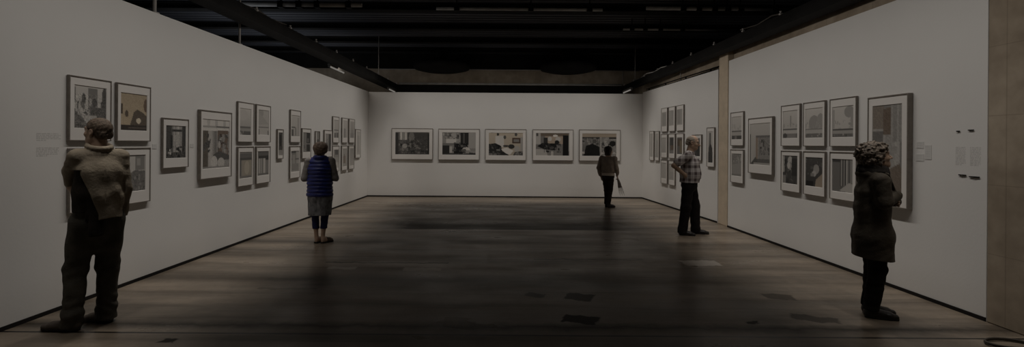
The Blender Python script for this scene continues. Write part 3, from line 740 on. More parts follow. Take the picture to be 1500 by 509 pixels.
def floor_material():
    m, nt, p = newmat('worn_dark_polished_concrete')
    tc = node(nt, 'ShaderNodeTexCoord'); co = tc.outputs['Object']
    sx = node(nt, 'ShaderNodeSeparateXYZ'); nt.links.new(co, sx.inputs[0]); X, Y = sx.outputs[0], sx.outputs[1]
    def mapped(s):
        mp = node(nt, 'ShaderNodeMapping'); mp.inputs['Scale'].default_value = s; nt.links.new(co, mp.inputs['Vector']); return mp.outputs[0]
    c = ramp(nt, noise(nt, mapped((0.35, 1.3, 1)), 0.8, 6, 0.6), [(0.3, FLOOR_DARK), (0.7, FLOOR_LIGHT)])
    st = ramp(nt, noise(nt, mapped((0.12, 1.6, 1)), 1.6, 4), [(0.35, (0.62, 0.62, 0.62)), (0.65, (1.18, 1.18, 1.18))])
    c = mixc(nt, 0.85, c, st, 'MULTIPLY')
    sc = ramp(nt, noise(nt, mapped((1, 1, 1)), 9, 6, 0.7), [(0.35, (0.8, 0.8, 0.8)), (0.65, (1.15, 1.15, 1.15))])
    c = mixc(nt, 0.6, c, sc, 'MULTIPLY')
    # long drag marks across the hall
    dm = noise(nt, mapped((0.30, 3.6, 1)), 1.4, 5, 0.6)
    c = mixc(nt, 0.55, c, ramp(nt, dm, [(0.36, (0.45, 0.45, 0.45)), (0.5, (1.0, 1.0, 1.0)), (0.66, (1.35, 1.35, 1.35))]), 'MULTIPLY')
    wob = noise(nt, mapped((1, 1, 1)), 6.0, 4); wv = mathn(nt, 'MULTIPLY', mathn(nt, 'SUBTRACT', wob, 0.5), 0.16)
    wob2 = noise(nt, mapped((1.3, 0.8, 1)), 5.0, 4); wv2 = mathn(nt, 'MULTIPLY', mathn(nt, 'SUBTRACT', wob2, 0.5), 0.16)
    def patch(c, cx, cy, w, d, a, col, f, soft=0.02):
        """a repair or stain with its own outline, fixed to the floor"""
        x = mathn(nt, 'ADD', mathn(nt, 'SUBTRACT', X, cx), wv); y = mathn(nt, 'ADD', mathn(nt, 'SUBTRACT', Y, cy), wv2)
        ca, sa = math.cos(a), math.sin(a)
        u = mathn(nt, 'ABSOLUTE', mathn(nt, 'ADD', mathn(nt, 'MULTIPLY', x, ca), mathn(nt, 'MULTIPLY', y, sa)))
        v = mathn(nt, 'ABSOLUTE', mathn(nt, 'SUBTRACT', mathn(nt, 'MULTIPLY', y, ca), mathn(nt, 'MULTIPLY', x, sa)))
        e = mathn(nt, 'MAXIMUM', mathn(nt, 'SUBTRACT', u, w / 2), mathn(nt, 'SUBTRACT', v, d / 2))
        k = mathn(nt, 'MULTIPLY', mathn(nt, 'DIVIDE', mathn(nt, 'SUBTRACT', soft, e), soft, True), f)
        if col is dk: holes.append(k)
        return mixc(nt, k, c, col)
    holes = []
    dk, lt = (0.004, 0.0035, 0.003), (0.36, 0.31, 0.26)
    lt2 = (0.58, 0.52, 0.46)
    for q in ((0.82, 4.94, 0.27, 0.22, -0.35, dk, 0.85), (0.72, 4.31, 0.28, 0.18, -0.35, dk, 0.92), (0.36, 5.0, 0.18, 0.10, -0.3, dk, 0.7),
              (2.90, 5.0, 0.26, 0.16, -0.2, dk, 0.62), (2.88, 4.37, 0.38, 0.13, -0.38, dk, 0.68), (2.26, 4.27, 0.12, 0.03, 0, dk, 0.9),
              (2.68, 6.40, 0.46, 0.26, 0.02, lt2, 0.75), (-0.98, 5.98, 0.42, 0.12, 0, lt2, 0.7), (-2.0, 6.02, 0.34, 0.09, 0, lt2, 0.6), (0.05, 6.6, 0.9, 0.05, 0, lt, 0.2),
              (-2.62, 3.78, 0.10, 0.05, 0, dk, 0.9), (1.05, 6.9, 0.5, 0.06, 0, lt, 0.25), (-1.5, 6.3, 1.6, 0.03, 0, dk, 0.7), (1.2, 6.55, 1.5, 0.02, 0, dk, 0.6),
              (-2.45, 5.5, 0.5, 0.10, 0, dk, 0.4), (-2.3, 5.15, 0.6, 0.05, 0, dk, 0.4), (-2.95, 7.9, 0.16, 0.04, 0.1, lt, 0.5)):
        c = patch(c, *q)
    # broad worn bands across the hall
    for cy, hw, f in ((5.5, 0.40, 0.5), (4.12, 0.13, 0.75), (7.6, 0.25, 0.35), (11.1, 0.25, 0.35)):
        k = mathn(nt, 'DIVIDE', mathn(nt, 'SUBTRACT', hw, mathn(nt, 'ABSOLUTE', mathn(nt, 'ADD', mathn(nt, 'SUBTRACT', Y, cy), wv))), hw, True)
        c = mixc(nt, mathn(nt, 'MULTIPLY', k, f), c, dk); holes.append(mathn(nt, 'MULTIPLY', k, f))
    # darker slab ending at a joint, with a gap in reflections painted in
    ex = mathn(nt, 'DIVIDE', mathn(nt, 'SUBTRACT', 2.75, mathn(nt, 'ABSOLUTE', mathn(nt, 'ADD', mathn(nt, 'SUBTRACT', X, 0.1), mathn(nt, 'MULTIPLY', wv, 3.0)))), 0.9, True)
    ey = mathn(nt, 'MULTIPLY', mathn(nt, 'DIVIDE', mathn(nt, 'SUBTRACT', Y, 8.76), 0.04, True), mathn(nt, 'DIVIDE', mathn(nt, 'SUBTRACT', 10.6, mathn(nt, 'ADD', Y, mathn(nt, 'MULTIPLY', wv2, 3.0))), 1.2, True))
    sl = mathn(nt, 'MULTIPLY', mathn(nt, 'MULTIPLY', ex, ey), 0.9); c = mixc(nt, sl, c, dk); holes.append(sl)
    # saw-cut joints and the row of short dashes near the far end
    for cy, hw, f in ((3.94, 0.014, 0.95), (6.62, 0.008, 0.5), (8.75, 0.008, 0.4)):
        k = mathn(nt, 'LESS_THAN', mathn(nt, 'ABSOLUTE', mathn(nt, 'SUBTRACT', Y, cy)), hw); c = mixc(nt, mathn(nt, 'MULTIPLY', k, f), c, (0.003, 0.0025, 0.002))
    k = mathn(nt, 'LESS_THAN', mathn(nt, 'ABSOLUTE', mathn(nt, 'SUBTRACT', Y, 12.12)), 0.05)
    k = mathn(nt, 'MULTIPLY', k, mathn(nt, 'LESS_THAN', mathn(nt, 'FRACT', mathn(nt, 'MULTIPLY', X, 5.5)), 0.4))
    k = mathn(nt, 'MULTIPLY', k, mathn(nt, 'LESS_THAN', mathn(nt, 'ABSOLUTE', mathn(nt, 'ADD', X, 1.2)), 1.6))
    c = mixc(nt, mathn(nt, 'MULTIPLY', k, 0.6), c, dk)
    nt.links.new(c, p.inputs['Base Color'])
    rr = ramp(nt, noise(nt, mapped((0.5, 1.2, 1)), 1.7, 5), [(0.3, (0.25, 0.25, 0.25)), (0.7, (0.46, 0.46, 0.46))])
    nt.links.new(rr, p.inputs['Roughness'])
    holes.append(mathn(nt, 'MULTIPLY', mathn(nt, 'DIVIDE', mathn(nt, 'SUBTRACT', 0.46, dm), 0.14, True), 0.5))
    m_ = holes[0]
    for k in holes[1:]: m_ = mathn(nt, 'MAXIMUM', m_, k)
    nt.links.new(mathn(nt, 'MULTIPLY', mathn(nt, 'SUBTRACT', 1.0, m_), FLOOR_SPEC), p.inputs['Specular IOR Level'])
    bn = node(nt, 'ShaderNodeBump'); bn.inputs['Strength'].default_value = 0.12; bn.inputs['Distance'].default_value = 0.01
    nt.links.new(noise(nt, mapped((1, 2.0, 1)), 5, 5), bn.inputs['Height']); nt.links.new(bn.outputs[0], p.inputs['Normal'])
    return m
FLOOR_DARK, FLOOR_LIGHT, FLOOR_SPEC = (0.140, 0.112, 0.083), (0.305, 0.244, 0.184), 0.33
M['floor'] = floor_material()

# ------------------------------------------------------------------ the hall
CAM_Z = 1.58
def struct(name, mb, mat, bevel=0.0, smooth=False):
    return tag(mb.build(name, mat, None, smooth, bevel), kind='structure')
LK = 0.01672
def lx(y): return -4.186 + LK * y          # inner face of the left partition
def rx(y): return 4.4175 - 0.00407 * y     # inner face of the near right partition
def fx(y): return 4.40 - 0.0559 * (y - 9.6) # inner face of the far right partition
YB = 14.1
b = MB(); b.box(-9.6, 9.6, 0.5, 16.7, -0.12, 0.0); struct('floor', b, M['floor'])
b = MB(); b.prism([(lx(1.2), 1.2), (lx(YB + .15), YB + .15), (lx(YB + .15) - .14, YB + .15), (lx(1.2) - .14, 1.2)][::-1], 0, 3.10); struct('wall_left', b, M['wall'], 0.003)
b = MB(); b.box(lx(YB), fx(YB) + 0.14, YB, YB + .15, 0, 3.085); struct('wall_back', b, M['wall'], 0.003)
b = MB(); b.prism([(rx(4.33), 4.33), (rx(4.33) + .09, 4.33), (rx(9.24) + .09, 9.24), (rx(9.24), 9.24)], 0, 3.22); struct('wall_right', b, M['wall'], 0.003)
b = MB(); b.prism([(fx(9.72), 9.72), (fx(9.72) + .12, 9.72), (fx(YB) + .12, YB), (fx(YB), YB)], 0, 3.13); struct('wall_far_right', b, M['wall'], 0.003)
b = MB(); b.box(4.50, 4.75, 0.5, 16.7, 0, 3.50); struct('wall_outer_right', b, M['concrete'])
b = MB(); b.box(-9.6, 9.6, 16.5, 16.7, 0, 4.75); struct('wall_outer_back', b, M['concrete'])
b = MB(); b.box(-9.6, -9.5, 0.5, 16.7, 0, 4.75); struct('wall_outer_left', b, M['void'])
b = MB(); b.box(9.6, 9.7, 0.5, 16.7, 0, 4.75); struct('wall_outer_far_right', b, M['void'])
b = MB(); b.box(rx(4.3) - 0.012, 4.50, 0.6, 4.315, 0, 4.70); struct('concrete_pier', b, M['concrete'], 0.01)
b = MB(); b.box(rx(9.5) + 0.012, 4.50, 9.30, 9.68, 0, 3.50); struct('concrete_column', b, M['column'], 0.01)
# skirting strips, 3 cm high, just proud of each partition
t = 0.012
b = MB(); b.prism([(lx(1.2), 1.2), (lx(1.2) + t, 1.2), (lx(YB) + t, YB), (lx(YB), YB)], 0, 0.035); struct('baseboard_left', b, M['skirting'])
b = MB(); b.box(lx(YB) + t, fx(YB) - t, YB - t, YB, 0, 0.035); struct('baseboard_back', b, M['skirting'])
b = MB(); b.prism([(rx(4.33) - t, 4.33), (rx(4.33), 4.33), (rx(9.24), 9.24), (rx(9.24) - t, 9.24)], 0, 0.035); struct('baseboard_right', b, M['skirting'])
b = MB(); b.prism([(fx(9.72) - t, 9.72), (fx(9.72), 9.72), (fx(YB), YB), (fx(YB) - t, YB)], 0, 0.035); struct('baseboard_far_right', b, M['skirting'])
# ribbed steel deck, ribs running across the hall
ZC = 4.62
b = MB(); y = 0.5; ys = []
while y < 16.7:
    ys += [(y, ZC), (y + .09, ZC), (y + .115, ZC + .06), (y + .185, ZC + .06), (y + .21, ZC)]; y += 0.21
for x in (-9.6, 9.6): b.v += [(x, yy, zz) for yy, zz in ys]
n = len(ys); b.f += [(i, i + 1, n + i + 1, n + i) for i in range(n - 1)]
b.box(-9.6, 9.6, 0.5, 16.7, ZC + .08, ZC + .2); struct('ceiling', b, M['deck'])
for yy in (2.9, 4.4, 5.9, 7.4, 8.9, 10.45, 12.15, 13.75, 15.2):
    b = MB(); b.box(-9.6, 9.6, yy - .10, yy + .10, ZC - .025, ZC); b.box(-9.6, 9.6, yy - .02, yy + .02, ZC - .13, ZC - .02); b.box(-9.6, 9.6, yy - .10, yy + .10, ZC - .15, ZC - .125)
    struct('ceiling_beam', b, M['void'])
b = MB(); b.box(-9.6, 9.6, 16.2, 16.5, 4.15, ZC); struct('ceiling_beam', b, M['void'])

# ------------------------------------------------------------------ lighting beams and rigging
def steel_beam(x0n, x0f, x1n, x1f, y0, y1, label, clampx):
    r = empty('steel_beam', ((x0n + x1n) / 2, y0, 3.33)); ox, oy, oz = r.location
    tag(r, label, 'beam')
    b = MB(); a, c, d, e = (x0n, x1n, x1f, x0f)
    def pr(i0, i1, z0, z1):
        f0 = lambda s: (x0n + (x1n - x0n) * s - ox); f1 = lambda s: (x0f + (x1f - x0f) * s - ox)
        b.prism([(f0(i0), 0), (f0(i1), 0), (f1(i1), y1 - y0), (f1(i0), y1 - y0)], z0, z1)
    pr(0, 1, 0, 0.02); pr(0, 1, 0.15, 0.17); pr(0.0, 0.08, 0.02, 0.15); pr(0.92, 1.0, 0.02, 0.15)
    b.build('girder', M['black'], r)
    s = clampx
    for i in range(12):
        yy = 4.85 + i * 1.06
        if yy > y1 - .6: break
        tt = (yy - y0) / (y1 - y0); xi = (x1n + (x1f - x1n) * tt if s > 0 else x0n + (x0f - x0n) * tt) - ox
        c = MB(); c.box(xi - .018, xi + .018, yy - oy - .02, yy - oy + .02, 0.165, 0.185); c.tube([(xi, yy - oy, .18), (xi, yy - oy, .215)], 0.011, 8)
        c.tube([(xi, yy - oy, .205), (xi, yy - oy, .218)], 0.017, 6); c.build('clamp', M['rod'], r)
    return r
steel_beam(-3.95, -3.73, -3.69, -3.40, 2.0, 16.38, 'long black steel lighting beam running above the left wall', 1)
steel_beam(4.12, 3.93, 4.385, 4.09, 2.0, 16.38, 'long black steel lighting beam running above the right wall', -1)
r = empty('steel_beam', (-3.40, 15.6, 3.345)); tag(r, 'black cross beam topped with two pale pipes above the back wall', 'beam')
b = MB(); b.box(0, 7.35, -.07, .07, -.22, -.20); b.box(0, 7.35, -.07, .07, .12, .14); b.box(0, 7.35, -.012, .012, -.20, .12); b.build('girder', M['black'], r)
for k, (yy, zz, rr) in enumerate(((-.06, .165, .016), (.0, .20, .018))):
    b = MB(); b.tube([(0.05, yy, zz), (7.30, yy, zz)], rr, 10); b.build('pipe', M['pipe'], r, True)
def hanger(x, y, z0, z1, rad, label, mat='rod', grp=None):
    r = empty('hanger_rod', (x, y, z0)); tag(r, label, 'rod', grp)
    b = MB(); b.tube([(0, 0, 0), (0, 0, z1 - z0)], rad, 8); b.build('rod', M[mat], r, True)
    b = MB(); b.lathe([(rad * 2.4, 0), (rad * 2.4, .012), (rad * 1.2, .02)], (0, 0, 0), 14); b.build('foot_plate', M[mat], r)
    return r
hanger(-3.52, 13.6, 3.50, ZC, 0.010, 'thin pale hanger rod rising from the left lighting beam near its far end')
hanger(4.03, 14.5, 3.50, ZC, 0.010, 'thin pale hanger rod rising from the right lighting beam near its far end')
hanger(lx(5.68) - .05, 5.68, 3.10, ZC, 0.022, 'pale pole standing on top of the left wall, the nearer of two')
hanger(lx(7.47) - .05, 7.47, 3.10, ZC, 0.018, 'pale pole standing on top of the left wall, the farther of two')
hanger(fx(11.75) + .105, 11.75, 3.13, 3.60, 0.012, 'short pale rod standing on top of the far right partition')
# conduits under the ceiling
def conduit(y, z, x0, x1, label, clips, rad=0.028):
    r = empty('ceiling_conduit', (x0, y, z)); tag(r, label, 'pipe')
    b = MB(); b.tube([(0, 0, 0), (x1 - x0, 0, 0)], rad, 12); b.build('pipe', M['pipe'], r, True)
    for cx in clips:
        b = MB(); b.tube([(cx - x0, 0, -rad * 1.2), (cx - x0, 0, ZC - .15 - z)], 0.012, 6); b.box(cx - x0 - .05, cx - x0 + .05, -rad * 1.3, rad * 1.3, -rad * 1.5, rad * 1.5); b.build('clip', M['black'], r)
conduit(9.15, 4.22, -5.45, -2.70, 'grey conduit pipe under the ceiling, upper left of the hall', (-4.25, -3.9, -3.55, -2.95), 0.042)
conduit(9.35, 4.22, -1.30, 1.95, 'long dim conduit pipe under the middle of the ceiling', (-0.9, 0.55, 1.7), 0.03)
conduit(9.15, 4.20, 2.75, 5.70, 'grey conduit pipe under the ceiling, upper right of the hall', (3.45, 3.75, 4.05, 4.3, 4.55, 5.2), 0.038)
conduit(10.9, 4.22, 2.75, 5.30, 'thinner grey conduit pipe behind the upper right one', (2.95, 3.25, 3.6, 4.1), 0.024)
r = empty('ceiling_conduit', (-4.2, 16.46, 4.13)); tag(r, 'thin pale conduit along the concrete wall beyond the back partition', 'pipe')
b = MB(); b.tube([(0, 0, 0), (8.9, 0, 0)], 0.016, 8); b.build('pipe', M['rod'], r, True)
b = MB(); b.tube([(8.35, -.02, 0), (8.35, -.02, -.50)], 0.012, 8); b.build('drop_pipe', M['rod'], r, True)
for x, lab in ((-1.92, 'large round black hood under the far ceiling, the left of two'), (2.09, 'large round black hood under the far ceiling, the right of two')):
    r = empty('ventilation_hood', (x, 15.2, 3.86)); tag(r, lab, 'hood')
    b = MB(); b.lathe([(0.30, 0.0), (0.62, .02), (0.86, .08), (0.90, .15), (0.86, .24), (0.4, .38)], (0, 0, 0), 40); b.build('shell', M['void'], r, True)
    b = MB(); b.lathe([(0.18, .36), (0.18, .70)], (0, 0, 0), 20); b.build('neck', M['void'], r, True)
# loose pale cable bundle on the right-hand beam
r = empty('cable', (4.03, 12.2, 3.51)); tag(r, 'pale cable lying along the top of the right lighting beam', 'cable')
b = MB(); b.tube([(0.03, -.4, .02), (.02, 0.0, .05), (0.0, .45, .01), (-.03, 1.0, .05), (-.02, 1.7, .0), (-.05, 2.3, .03)], 0.014, 8); b.build('cord', M['pipe'], r, True)
r = empty('cable', (4.12, 6.9, 3.51)); tag(r, 'dark cable sagging along the nearer part of the right lighting beam', 'cable')
b = MB(); b.tube([(0, 0, .0), (-.03, .35, .05), (-.02, .8, .02), (-.04, 1.3, .06)], 0.011, 8); b.build('cord', M['brown_steel'], r, True)
r = empty('cable', (-3.66, 6.7, 3.51)); tag(r, 'dark cable lying along the top of the left lighting beam', 'cable')
b = MB(); b.tube([(0, 0, .0), (.02, .35, .04), (.01, .8, .01), (.04, 1.3, .04)], 0.011, 8); b.build('cord', M['brown_steel'], r, True)
r = empty('rail', (fx(11.9) + .06, 9.75, 3.13)); tag(r, 'dark double rail along the top of the far right partition', 'rail')
b = MB()
for zz in (.02, .075):
    b.tube([(fx(9.75) - fx(11.9), 0, zz), (fx(14.0) - fx(11.9), 4.2, zz)], 0.014, 8)
b.build('bar', M['black'], r, True)
for k in range(4):
    b = MB(); yy = .4 + k * 1.2; b.box(fx(9.75 + yy) - fx(11.9) - .012, fx(9.75 + yy) - fx(11.9) + .012, yy - .012, yy + .012, 0, .08); b.build('bracket', M['black'], r)
# fluorescent battens
def batten(loc, L, label, ang=0.0):
    r = empty('ceiling_tube_light', loc, ang); tag(r, label, 'lamp')
    b = MB(); b.box(-.035, .035, 0, L, 0.02, .07); b.build('housing', M['batten'], r, False, 0.004)
    b = MB(); b.tube([(0, .03, 0.0), (0, L - .03, 0.0)], 0.019, 10); b.build('tube', M['tube'], r, True)
    for yy in (.02, L - .02):
        b = MB(); b.box(-.025, .025, yy - .02, yy + .02, -.022, .03); b.build('cap', M['batten'], r)
batten((-4.52, 12.45, 3.575), 1.2, 'fluorescent tube light hanging beyond the far end of the left wall')
batten((-3.56, 14.9, 3.275), 1.0, 'short tube light at the far end of the left lighting beam')
batten((3.96, 14.6, 3.275), 1.1, 'short tube light at the far end of the right lighting beam')
# loop of black cable on the floor, bottom right corner
r = empty('cable_coil', (4.05, 3.80, 0.0)); tag(r, 'loop of dark cable lying on the floor at the right pier', 'cable')
b = MB(); b.tube([(0.17 * math.cos(a), 0.10 * math.sin(a), 0.009 + 0.0004 * i) for i, a in enumerate(np.linspace(0, 2 * PI * 1.9, 50))], 0.008, 8); b.build('cord', M['brown_steel'], r, True)
# ------------------------------------------------------------------ framed photographs
def picture(w, h, ops, seed=1, warm=(1.01, 0.98, 0.94), contrast=1.0):
    """a small grey-toned picture on a w x h grid; values are tones 0..120, y runs down the sheet"""
    rs = np.random.RandomState(seed); yy, xx = np.mgrid[0:h, 0:w]; x = (xx + 0.5) / w; y = (yy + 0.5) / h
    g = np.full((h, w, 3), 60.0)
    def put(m, v):
        v = np.array(v if isinstance(v, tuple) else (v, v, v), float); g[m] = v.mean() + 0.55 * (v - v.mean())
    for o in ops:
        k = o[0]
        if k == 'g': g[:] = (o[1] + (o[2] - o[1]) * y)[..., None] * np.array(o[3] if len(o) > 3 else (1, 1, 1))
        elif k == 'r': put((x >= o[1]) & (x <= o[3]) & (y >= o[2]) & (y <= o[4]), o[5])
        elif k == 'e': put(((x - o[1]) / o[3]) ** 2 + ((y - o[2]) / o[4]) ** 2 < 1, o[5])
        elif k == 't':   # triangle / quad given by corner list
            pts = o[1]; m = np.zeros_like(x, bool); j = len(pts) - 1
            for i in range(len(pts)):
                xi, yi = pts[i]; xj, yj = pts[j]
                m ^= ((yi > y) != (yj > y)) & (x < (xj - xi) * (y - yi) / ((yj - yi) or 1e-9) + xi); j = i
            put(m, o[2])
        elif k == 'n':   # speckle inside a box
            m = (x >= o[1]) & (x <= o[3]) & (y >= o[2]) & (y <= o[4]); nz = rs.uniform(-1, 1, (h, w)); g[m] += (nz * o[5])[..., None][m]
        elif k == 'b':   # random blocks inside a box: (x0,y0,x1,y1,count,low,high)
            for _ in range(int(o[5] * 3)):
                cx = rs.uniform(o[1], o[3]); cy = rs.uniform(o[2], o[4]); q = rs.uniform(.3, 1) ** 2; bw = q * rs.uniform(.012, .075); bh = q * rs.uniform(.02, .10)
                put((((abs(x - cx) < bw) & (abs(y - cy) < bh)) if rs.rand() < .55 else (((x - cx) / bw) ** 2 + ((y - cy) / bh) ** 2 < 1.2)) & (x >= o[1]) & (x <= o[3]) & (y >= o[2]) & (y <= o[4]), rs.uniform(o[6], o[7]))
        elif k == 'v':   # vertical strips
            n = o[5]; val = rs.uniform(o[6], o[7], n); m = (x >= o[1]) & (x <= o[3]) & (y >= o[2]) & (y <= o[4])
            i = np.clip(((x - o[1]) / (o[3] - o[1]) * n).astype(int), 0, n - 1); g[m] = val[i][m][:, None]
    g = 56 + (g - 56) * contrast
    g = np.clip(g * np.array(warm), 4, 116) / 255.0
    l = np.where(g <= 0.04045, g / 12.92, ((g + 0.055) / 1.055) ** 2.4)
    return l / lin(113) * 0.72

def framed(loc, rz, w, h, d, img, ops, label, group, seed=1, moulding=0.013, res=40, contrast=1.0):
    """loc = middle of the bottom edge on the wall; img = picture rectangle (x0,x1,z0,z1) in the frame's own coordinates"""
    r = empty('framed_photograph', loc, rz); tag(r, label, 'picture', group)
    # four mitred bars in one mesh
    b = MB(); m = moulding; g = 0.006
    def ring(i, y): return [(-w / 2 + i, y, i), (w / 2 - i, y, i), (w / 2 - i, y, h - i), (-w / 2 + i, y, h - i)]
    L = [ring(0, -g), ring(0, -d + .002), ring(.002, -d), ring(m, -d), ring(m, -g)]
    for q in L: b.v += q
    for i in range(5):
        for k in range(4):
            k2 = (k + 1) % 4; a = i * 4; c = ((i + 1) % 5) * 4
            b.f.append((a + k, a + k2, c + k2, c + k))
    b.build('frame', M['frame'], r)
    # mount board with a bevelled window
    b = MB(); x0, x1, z0, z1 = img; yf, yb = -d + .008, -d + .014
    def rect(x0, x1, z0, z1, y): return [(x0, y, z0), (x1, y, z0), (x1, y, z1), (x0, y, z1)]
    L = [rect(-w / 2 + m, w / 2 - m, m, h - m, yb), rect(-w / 2 + m, w / 2 - m, m, h - m, yf), rect(x0 - .003, x1 + .003, z0 - .003, z1 + .003, yf), rect(x0, x1, z0, z1, yb)]
    for q in L: b.v += q
    for i in range(3):
        for k in range(4):
            k2 = (k + 1) % 4; b.f.append((i * 4 + k, i * 4 + k2, i * 4 + 4 + k2, i * 4 + 4 + k))
    b.build('mount', M['mat'], r)
    # the print itself
    nx = res if x1 - x0 >= z1 - z0 else max(10, int(res * (x1 - x0) / (z1 - z0))); nz = res if z1 - z0 > x1 - x0 else max(10, int(res * (z1 - z0) / (x1 - x0)))
    col = picture(nx + 1, nz + 1, ops, seed, contrast=contrast)
    X, Z = np.meshgrid(np.linspace(x0 - .004, x1 + .004, nx + 1), np.linspace(z1 + .004, z0 - .004, nz + 1))
    V = np.stack([X.ravel(), np.full(X.size, yb + .001), Z.ravel()], 1)
    i, j = np.meshgrid(np.arange(nx), np.arange(nz)); a = (j * (nx + 1) + i).ravel()
    F = np.stack([a, a + nx + 1, a + nx + 2, a + 1], 1)
    link_mesh('print', V, F, M['print'], r, col.reshape(-1, 3), False)
    return r

def snap(z0, z1):
    for a, b_ in ((1.578, 2.204), (0.888, 1.508), (1.252, 1.866), (1.924, 2.543), (0.580, 1.198)):
        if abs(z0 - a) < 0.03 and abs(z1 - b_) < 0.03: return a, b_
    return z0, z1

